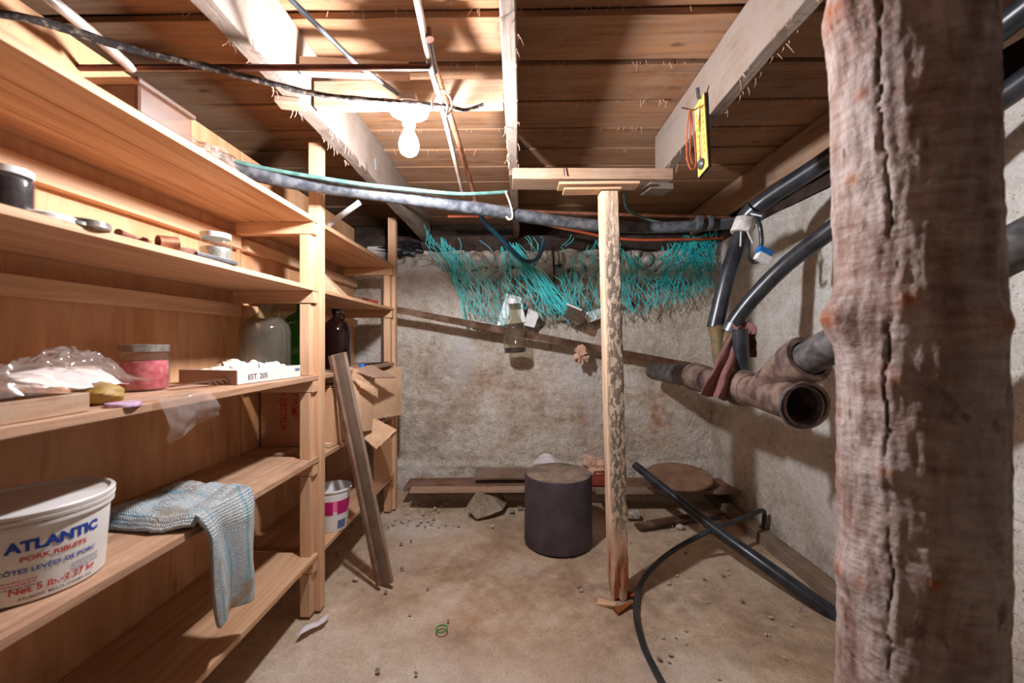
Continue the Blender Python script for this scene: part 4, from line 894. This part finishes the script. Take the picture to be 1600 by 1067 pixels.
def shelf_things():
    # top shelf
    R = thing('storage_box', 'translucent plastic box with lid on the top shelf at left', 'box', (-.95, 1.0, S1))
    obj('body', MB().box(-1.08, -.868, .93, 1.09, S1 + .001, S1 + .07), 'tubp', R, bevel=.008)
    obj('box_lid', MB().box(-1.085, -.862, .925, 1.095, S1 + .070, S1 + .082), 'tubp', R, bevel=.004)
    obj('plastic_bag', MB().blob((-.90, 1.19, S1 + .02), (.05, .07, .022), .5, 5, 14), 'bag_h', smooth=True, label='small crumpled clear bag on top shelf beside the plastic box', cat='bag')
    # second shelf
    p = PX(4, 500, -.925); jar('jar', 'dark preserve jar with white lid on second shelf at left edge', (-.925, p.y, S2), .040, .082, 1, 'jam', 'white_pl', fill=.82)
    def onS2(px, X): return V((X, X / P(px, 500, 1).x, S2))
    c = onS2(72, -.90); obj('loose_jar_lid', MB().lathe([(0, .012), (.040, .012), (.044, .009), (.045, .0), (.042, 0), (.04, .008), (0, .009)], c, 32), 'white_pl', smooth=True, label='loose white jar lid lying beside the dark preserve jar', cat='jar lid')
    c = onS2(110, -.885); obj('loose_jar_lid', MB().lathe([(0, .008), (.030, .008), (.033, .006), (.033, 0), (0, 0)], c, 32), 'metal', smooth=True, label='thin tin jar lid between white lid and banded lid', cat='jar lid')
    c = onS2(134, -.88); obj('loose_jar_lid', MB().lathe([(.036, 0), (.038, .002), (.038, .014), (.035, .015), (.034, .002)], c, 32), 'metal', smooth=True, label='round tin screw band lying on second shelf', cat='jar lid')
    a = onS2(185, -.875); b = onS2(218, -.905); pipe('metal_bar', [a + V((0, 0, .010)), b + V((0, 0, .010))], .008, 'rust', 'short dark rusty bar on second shelf', 'bar')
    a = onS2(225, -.88); b = onS2(243, -.88); pipe('rusty_hinge', [a + V((0, 0, .008)), b + V((-.02, 0, .010))], .009, 'rust', 'small rusty bracket left of the copper ring', 'bracket', n=6)
    c = onS2(262, -.885); obj('copper_ring', MB().lathe([(.015, -.02), (.018, -.02), (.018, .02), (.015, .02), (.015, -.02)], c + V((0, 0, .019)), 28, axis=(.5, 1, .1)), 'copper', smooth=True, label='short open copper coupling lying on second shelf', cat='pipe piece')
    a = onS2(282, -.875); b = onS2(365, -.865); 
    R = thing('chisel', 'flat grey tool with brown end lying before small jar', 'tool', a)
    obj('blade', MB().board(a.lerp(b, .2) + V((0, 0, .007)), b + V((0, 0, .007)), .03, .012, (1, 0, 0), 4), 'greyblade', R, bevel=.003)
    obj('handle', MB().board(a + V((-.02, 0, .010)), a.lerp(b, .25) + V((0, 0, .010)), .022, .018, (1, 0, 0), 3), 'rust', R, bevel=.004)
    c = onS2(337, -.925); jar('jar', 'small clear jar with white lid on second shelf near upright', c, .042, .10, 1, 'silver', 'white_pl', fill=.6)
    # far bay second shelf: card, red tool
    a = V((-1.10, 2.02, S2)); m = MB(); m.v = [V((-1.16, 2.02, S2 + .002)), V((-.90, 2.10, S2 + .002)), V((-.93, 2.30, S2 + .002)), V((-1.16, 2.24, S2 + .002)), V((-1.03, 2.12, S2 + .15))]
    m.f = [[0, 1, 4], [1, 2, 4], [2, 3, 4], [3, 0, 4], [3, 2, 1, 0]]; m.uv = [[(0, 0)] * len(f) for f in m.f]
    obj('folded_card', m, 'card_l', label='pale folded cardboard piece on second shelf behind the upright', cat='cardboard')
    a = V((-.885, 2.28, S2 + .012)); b = V((-.87, 2.52, S2 + .012)); R = thing('pliers', 'red handled tool lying on second shelf beyond the upright', 'tool', a)
    obj('handle', MB().tube([a.lerp(b, .35), b], .011, 8), 'redtool', R, smooth=True); obj('jaw', MB().board(a, a.lerp(b, .4), .03, .014, (1, 0, 0)), 'rust', R, bevel=.002)
    # third shelf jugs
    jug('dusty clear glass demijohn on third shelf left of the green jug', (-1.05, 1.70, S3), .094, .30, 'glass_jug', None)
    jug('green glass jug behind the shelf upright on third shelf', (-1.03, 1.96, S3), .098, .33, 'glass_g', None)
    jug('dark brown glass jug with ring handle right of upright', (-.945, 2.13, S3), .070, .31, 'glass_b', 'black')
    c = V((-.885, 2.32, S3)); obj('bottle_cap', MB().lathe([(.016, 0), (.016, .018), (.013, .02), (0, .02)], c, 20), 'blue', smooth=True, label='blue bottle cap on third shelf beyond the brown jug', cat='cap')
    pipe('knife', [(-.90, 2.40, S3 + .008), (-.872, 2.74, S3 + .008)], [.007, .006, .003], 'black', 'thin dark knife on far third shelf', 'knife', n=6)
    # pink jar
    jar('jar', 'large jar of pink preserve with rusty lid on third shelf', (-1.10, 1.20, S3), .058, .135, 1, 'pink', 'metal', neck=.93, fill=.70)
    # carton tray with papers
    R = thing('carton_tray', 'shallow printed carton tray of crumpled paper on third shelf', 'tray', (-1.03, 1.45, S3)); z = S3 + .002
    x0, x1, y0, y1 = -1.14, -.905, 1.30, 1.66
    T = [(V((-1.15, 1.35, z)), V((-.90, 1.30, z))), ]
    c1, c2, c3, c4 = V((-1.15, 1.385, z)), V((-.925, 1.345, z)), V((-.885, 1.66, z)), V((-1.11, 1.70, z))
    th = .003; hh = .046
    obj('tray_base', MB().board((c1 + c2) / 2 + V((0, 0, .002)), (c3 + c4) / 2 + V((0, 0, .002)), .225, .003, (1, 0, 0)), 'card', R)
    mb = MB()
    for a, b in ((c3, c4), (c4, c1)): mb.board(a + V((0, 0, hh / 2)), b + V((0, 0, hh / 2)), hh, th, (0, 0, 1))
    obj('tray_side', mb, 'card_d', R)
    obj('tray_side', MB().board(c1 + V((0, 0, hh / 2)), c2 + V((0, 0, hh / 2)), hh, th, (0, 0, 1)), 'card_d', R)
    ts = obj('tray_side', MB().board(c2 + V((0, 0, hh / 2)), c3 + V((0, 0, hh / 2)), hh, th, (0, 0, 1)), 'carton', R, label='white printed tray side')
    dr = (c3 - c2).normalized(); nr = V((dr.y, -dr.x, 0))
    text_obj('printing', 'EST. 205', .026, 'iron_grey', ts, lambda x, y: (c2 + dr * (.09 + x) + V((0, 0, .012 + y)) + nr * .002, nr), bold=.0004)
    obj('printing', MB().board(c2 + dr * .285 + V((0, 0, .030)) + nr * .0022, c2 + dr * .312 + V((0, 0, .030)) + nr * .0022, .010, .0006, (0, 0, 1)), 'ink_grey', ts)
    def crump(cx, cy, sx, sy, h, seed):
        def f(u, v):
            q = V((u * 4 + seed, v * 4, seed)); n = noise.noise_vector(q) * .3 + noise.noise_vector(q * 2.3) * .25
            e = math.sin(math.pi * u) * math.sin(math.pi * v)
            return (cx + (u - .5) * sx + n.x * .05, cy + (v - .5) * sy + n.y * .05, z + .012 + h * (.25 + .75 * e ** .5) + n.z * .045 * (.3 + e))
        return f
    obj('crumpled_paper', MB().sheet(crump(-1.03, 1.47, .17, .16, .05, 3), 22, 22), 'napkin', solid=.001, label='large crumpled cream paper in the carton tray', cat='paper')
    for k, (x, y, s, lab) in enumerate(((-.97, 1.53, .09, 'crumpled white tissue in the middle of the carton tray'), (-.955, 1.60, .10, 'crumpled white tissue at right end of the carton tray'), (-1.04, 1.60, .12, 'crumpled white tissue at back of the carton tray'))):
        obj('crumpled_tissue', MB().sheet(crump(x, y, s, s, .045, 20 + k * 9), 18, 18), 'paper', solid=.001, label=lab, cat='tissue')
    # plastic clip
    a = PZ(232, 596, S3 + .006); b = PZ(308, 574, S3 + .03)
    R = thing('plastic_clip', 'white toothed plastic strip lying before carton tray', 'clip', a)
    a = V((-1.02, 1.20, S3 + .012)); b = V((-.96, 1.40, S3 + .02))
    obj('clip_bar', MB().board(a, b, .026, .004, (1, 0, .2)), 'tubp', R)
    mb = MB()
    for k in range(7):
        c = a.lerp(b, .45 + k * .09); mb.board(c + V((.012, 0, 0)), c + V((.026, 0, -.012)), .006, .002, (0, 1, 0))
    obj('clip_teeth', mb, 'tubp', R)
    # wooden tray edge at front left
    R = thing('wooden_tray', 'low pale wooden tray at left front of third shelf', 'tray', (-.93, .72, S3))
    obj('tray_side', MB().board((-.872, .30, S3 + .020), (-.885, .835, S3 + .020), .038, .012, (0, 0, 1), 6, .0008), 'bare', R, bevel=.002)
    obj('tray_side', MB().board((-.891, .829, S3 + .020), (-1.09, .822, S3 + .020), .038, .012, (0, 0, 1), 4, .0008), 'bare', R, bevel=.002)
    obj('tray_side', MB().board((-1.096, .30, S3 + .020), (-1.096, .828, S3 + .020), .038, .012, (0, 0, 1), 6, .0008), 'bare', R, bevel=.002)
    obj('tray_base', MB().box(-1.088, -.90, .30, .82, S3 + .001, S3 + .005), 'bare', R)
    c = V((-.878, .905, S3)); obj('loose_jar_lid', MB().lathe([(0, .008), (.03, .008), (.032, .004), (.032, 0), (0, 0)], c, 28), 'purple', smooth=True, label='small purple and white lid on third shelf beside wooden tray', cat='jar lid')
    c = V((-.955, .93, S3 + .024)); obj('dried_fruit', MB().blob(c, (.045, .04, .024), .2, 3, 16), 'olive', smooth=True, label='olive brown dried fruit peeking beneath the plastic bag', cat='fruit')
    # plastic bags
    def bagf(cx, cy, sx, sy, h, seed, rot=0, base=S3 + .045):
        def f(u, v):
            q = V((u * 3.5 + seed, v * 3.5, seed)); n = noise.noise_vector(q) * .4 + noise.noise_vector(q * 2.6) * .28 + noise.noise_vector(q * 6) * .2
            e = max(0, math.sin(math.pi * u) * math.sin(math.pi * v))
            lx = (u - .5) * sx + n.x * .04; ly = (v - .5) * sy + n.y * .04; cr, sr = math.cos(rot), math.sin(rot)
            return (cx + lx * cr - ly * sr, cy + lx * sr + ly * cr, max(S3 + .004, base + h * e ** .6 + n.z * .05 * (.3 + e)))
        return f
    obj('plastic_bag', MB().sheet(bagf(-1.04, .83, .24, .40, .055, 4), 46, 60), 'bag', smooth=True, label='large crumpled clear plastic bag heaped over the wooden tray', cat='bag')
    obj('plastic_bag', MB().sheet(bagf(-1.09, .98, .16, .24, .075, 14, .2), 34, 44), 'bag_h', smooth=True, label='milky crumpled plastic bag left of the pink jar', cat='bag')
    obj('plastic_bag', MB().sheet(bagf(-.93, .62, .12, .34, .04, 34, 0), 26, 40), 'bag', smooth=True, label='clear bag spilling over wooden tray at the left edge', cat='bag')
    def slip(u, v): return (-1.03 + .085 * u, .77 + .22 * v, S3 + .072 + .014 * math.sin(u * 3 + v * 2) - .018 * u + .006 * noise.noise(V((u * 3, v * 5, 1))))
    obj('paper_slip', MB().sheet(slip, 12, 20), 'paper', solid=.0008, smooth=True, label='white folded paper slip lying on the clear plastic bag', cat='paper')
    def hang(u, v):
        t = v * .17; fl = .050
        x = (-.90 + t if t < fl else XF + .004 + .018 * math.sin((t - fl) * 22)); z = S3 + .006 + .004 * math.sin(u * 9) if t < fl else S3 + .006 - (t - fl) * (.9 - .35 * u)
        return (x + .006 * noise.noise(V((u * 6, v * 5, 2))) + .008 * math.sin(u * 8) * v, .95 + .16 * u + .03 * v + .01 * noise.noise(V((u * 5, v * 5, 5))), z)
    obj('plastic_bag', MB().sheet(hang, 36, 36), 'bag_h', smooth=True, label='clear plastic bag flap drooping over the third shelf edge', cat='bag')
    # fourth shelf: pail
    c = V((-1.0, .835, S4)); R = thing('food_pail', 'white lidded pork riblets pail with blue and red lettering', 'pail', c); r0, r1, h = .108, .118, .158
    pb = obj('body', MB().lathe([(0, .003), (r0 - .006, .001), (r0, .005), (r1, h)], c, 72), 'pail', R, smooth=True)
    obj('pail_lid', MB().lathe([(r1 + .001, h - .014), (r1 + .005, h - .013), (r1 + .005, h - .006), (r1 + .002, h - .005), (r1 + .006, h - .003), (r1 + .007, h + .004), (r1 + .003, h + .005), (r1 + .006, h + .007), (r1 + .007, h + .014), (r1 + .004, h + .017), (r1 - .001, h + .017), (r1 - .006, h + .010), (0, h + .008)], c, 72), 'lid', R, smooth=True)
    hd = math.atan2(-c.y, -c.x)          # heading from the pail toward the camera
    def cyl(a0, zb, slant=0):
        def f(x, y):
            rr = r0 + (r1 - r0) * ((zb + y) / h) + .0003; a = a0 + x / rr; d = V((math.cos(a), math.sin(a), 0)); return (c + d * rr + V((0, 0, zb + y + slant * x)), d)
        return f
    A = hd + .28
    text_obj('lettering', 'ATLANTIC', .027, 'ink_blue', pb, cyl(A + .02, .103), bold=.0013, sx=1.05, sub=2)
    text_obj('lettering', 'PORK RIBLETS', .0130, 'ink_red', pb, cyl(A, .083), bold=.0003, sx=1.15, sub=1)
    text_obj('lettering', 'CÔTES LEVÉES DE PORC', .0122, 'ink_blue', pb, cyl(A - .05, .062), bold=.00022, sx=1.08, sub=1)
    def fine(a0, wdt, zb, mat):      # print too small to read: broken thin lines
        m = MB(); x = -wdt / 2
        while x < wdt / 2:
            L = rng.uniform(.003, .008); f = cyl(a0, zb)
            m.sheet(lambda u, v: (lambda q: q[0] + q[1] * .0006)(f(x + L * u, .0016 * v)), 4, 2); x += L + .0016
        obj('fine_print', m, mat, pb)
    for k in range(3): fine(A + .42, .05, .050 - k * .006, 'ink_grey')
    for k in range(3): fine(A - .5, .06, .047 - k * .006, 'ink_red' if k < 2 else 'ink_grey')
    text_obj('lettering', 'Net 5 lb.-2.27 kg', .0168, 'ink_red', pb, cyl(A + .02, .024), bold=.0003, sx=1.1, sub=1)
    text_obj('lettering', 'ATLANTIC MEATS, SYDNEY, N.S.', .0068, 'ink_black', pb, cyl(A + .05, .011), bold=.0001, sx=1.1, sub=1)
    # towel
    def towel(u, v):              # u along the shelf, v from back over the edge and down
        t = v * .60; flat = .29
        wid = lerpc([(0, .26), (.20, .26), (.34, .19), (.62, .155)], t); yc = lerpc([(0, 1.20), (.2, 1.17), (.34, 1.165), (.62, 1.185)], t)
        y = yc + (u - .5) * wid
        n = noise.noise_vector(V((u * 2.5, t * 7, 3)))
        if t < flat:
            x = XF - flat + t + .014 + .02 * n.x; z = S4 + .028 + .022 * abs(noise.noise(V((u * 3, t * 9, 1)))) + .012 * math.sin(u * 7) * (1 - t / flat) + .022 * math.exp(-((u - .75) / .2) ** 2)
            if v < .08: z -= .022 * (1 - v / .08)
            e = min(u, 1 - u); z -= .024 * max(0, 1 - e / .07)
        else:
            a = min(1, (t - flat) / .05); x = XF + .014 + .022 * math.sin(a * math.pi / 2) + .012 * math.sin(u * 9 + 1) * a + .006 * n.x; z = S4 + .034 - max(0, (t - flat)) * .97 + .008 * (1 - a) - .012 * a
            y += .012 * n.y
            z += .012 * math.sin(u * 5) * (t - flat) / .4
        return (x, y, z + .003 * noise.noise(V((u * 40, v * 60, 5))))
    obj('towel', MB().sheet(towel, 60, 130, .32, .72), 'towel', smooth=True, solid=.012, label='pale blue knitted towel hanging over the fourth shelf edge', cat='towel')
    # pump carton
    c0 = V((-1.20, 1.90, S4)); R = thing('pump_carton', 'brown cardboard pump carton with red print behind shelf upright', 'box', (-1.04, 2.03, S4))
    x0, x1, y0, y1, z0, z1 = -1.212, -.87, 1.925, 2.17, S4 + .002, S4 + .275
    cb = obj('body', MB().box(x0, x1, y0, y1, z0, z1, 'x'), 'card', R, bevel=.002)
    obj('top_flap', MB().board((x0 + .02, y0 + .06, z1 + .004), (x1 - .01, y0 + .06, z1 + .006), .115, .004, (0, 1, 0)), 'card_l', R)
    def rot(xp, top):
        return lambda x, y: (V((xp + y, y0 - .0006, top - x)), V((0, -1, 0)))
    xp = P(456, 600, y0).x
    text_obj('printing', 'T PUMP', .042, 'ink_red', cb, rot(P(456, 600, y0).x, z1 - .02), bold=.0008, align='LEFT', sx=.84, depth=.0008)
    text_obj('printing', 'A ÉJECTEUR', .042, 'ink_red', cb, rot(P(439, 600, y0).x - .002, z1 - .012), bold=.0008, align='LEFT', sx=.84, depth=.0008)
    # cardboard in the far bay
    def card(name, ps, lab, mat='card_l', th=.005, bend=0):
        a, b, c_, d = [V(p) for p in ps]
        def f(u, v):
            p = a.lerp(b, u).lerp(d.lerp(c_, u), v); e = noise.noise(V((u * 7, v * 7, len(lab)))) * .006
            ed = max(0, 1 - min(v, 1 - v, u, 1 - u) / .06); p.z += ed * .008 * noise.noise(V((u * 14, v * 14, 2)))
            return p + V((0, bend * math.sin(math.pi * u) * math.sin(math.pi * v) + e, 0))
        obj(name, MB().sheet(f, 22, 22), mat, solid=th, label=lab, cat='cardboard')
    card('cardboard_piece', (P(545, 572, 2.10), P(585, 590, 2.28), P(581, 672, 2.28), P(552, 676, 2.12)), 'torn pale cardboard sheet just right of the leaning board', bend=-.02)
    card('cardboard_piece', (P(577, 585, 2.42), P(627, 572, 2.66), P(626, 648, 2.68), P(580, 656, 2.44)), 'square cardboard sheet nearest the far upright')
    card('cardboard_piece', (P(546, 578, 2.12), P(580, 570, 2.30), P(619, 590, 2.45), P(585, 590, 2.22)), 'greyish torn cardboard flap on top of the other sheets', 'card_d', bend=.03)
    card('cardboard_piece', (P(583, 652, 2.38), P(620, 672, 2.40), P(588, 702, 2.24), P(562, 680, 2.24)), 'diamond shaped folded cardboard sticking out below the sheets')
    card('cardboard_piece', ((-.862, 2.44, .60), (-.862, 2.74, .60), (-.862, 2.74, S5 + .004), (-.862, 2.44, S5 + .004)), 'upright cardboard panel below the folded sheets', 'card')
    card('cardboard_piece', (P(551, 590, 2.10), P(590, 608, 2.24), P(590, 622, 2.25), P(565, 606, 2.13)), 'small ragged cardboard strip across the torn sheet', bend=-.02)
    z = S4 + .002; obj('small_carton', MB().box(-.98, -.875, 1.90, 1.921, z, z + .02), 'card_l', bevel=.002, label='flat pale carton flap on fourth shelf right of the upright', cat='carton')
    # tub
    c = V((-.905, 2.00, S5)); R = thing('plastic_tub', 'white tub with pink and magenta label on bottom shelf', 'tub', c)
    c.z += .0; r0, r1, h = .062, .082, .20
    obj('body', MB().lathe([(0, .002), (r0, .001), (r0 + .002, .006), (r1, h - .01), (r1 + .005, h - .008), (r1 + .005, h), (r1, h), (r1 - .002, h - .01), (r0 - .002, .008), (0, .008)], c, 48), 'white_pl', R, smooth=True)
    def rr(z): return r0 + (r1 - r0) * z / h + .0012
    lb = obj('label_band', MB().lathe([(rr(.05), .05), (rr(.15), .15)], c, 48), 'pinkp', R, smooth=True, label='pink label band')
    def patch(a0, a1, za, zb, mat, nm, k=.0012):
        obj(nm, MB().sheet(lambda u, v: c + V(((rr(za + (zb - za) * v) + k) * math.cos(a0 + (a1 - a0) * u), (rr(za + (zb - za) * v) + k) * math.sin(a0 + (a1 - a0) * u), za + (zb - za) * v)), 14, 4), mat, lb, smooth=True)
    hd2 = math.atan2(-c.y, -c.x)
    patch(hd2 + .25, hd2 + 1.1, .085, .148, 'magenta', 'label_patch'); patch(hd2 + .3, hd2 + .9, .015, .055, 'ink_grey', 'print_block', .0014)
    patch(hd2 - .7, hd2 + .0, .085, .148, 'magenta', 'label_patch')
shelf_things()
# ---------------------------------------------------------------- cobwebs on joist edges
def webs():
    mb = MB()
    for k in range(150):
        x = rng.choice([-.769, -.706, -.052, -.008, .665, .712]) + rng.uniform(-.004, .004); y = rng.uniform(.8, 1.9); z = HJ + rng.uniform(-.003, .004)
        L = rng.uniform(.008, .035); a = V((x, y, z)); b = a + V((rng.uniform(-.5, .5), rng.uniform(-.5, .5), -1)) * L
        mb.tube([a, a.lerp(b, .5) + V((.003, .002, 0)), b], [.0012, .0004], 4, caps=False)
    for k in range(260):
        x = rng.uniform(-1.1, 1.3); y = rng.choice([.97, 1.25, 1.50, 1.74, 1.96, 2.17]) + rng.uniform(-.006, .006); z = HCEIL + .004; L = rng.uniform(.006, .03)
        a = V((x, y, z)); b = a + V((rng.uniform(-.6, .6), rng.uniform(-.6, .6), -1)) * L
        mb.tube([a, b], [.0012, .0005], 4, caps=False)
    obj('cobwebs', mb, 'insul', kind='stuff', label='dusty cobweb wisps hanging along joists and ceiling board edges', cat='cobweb')
webs()
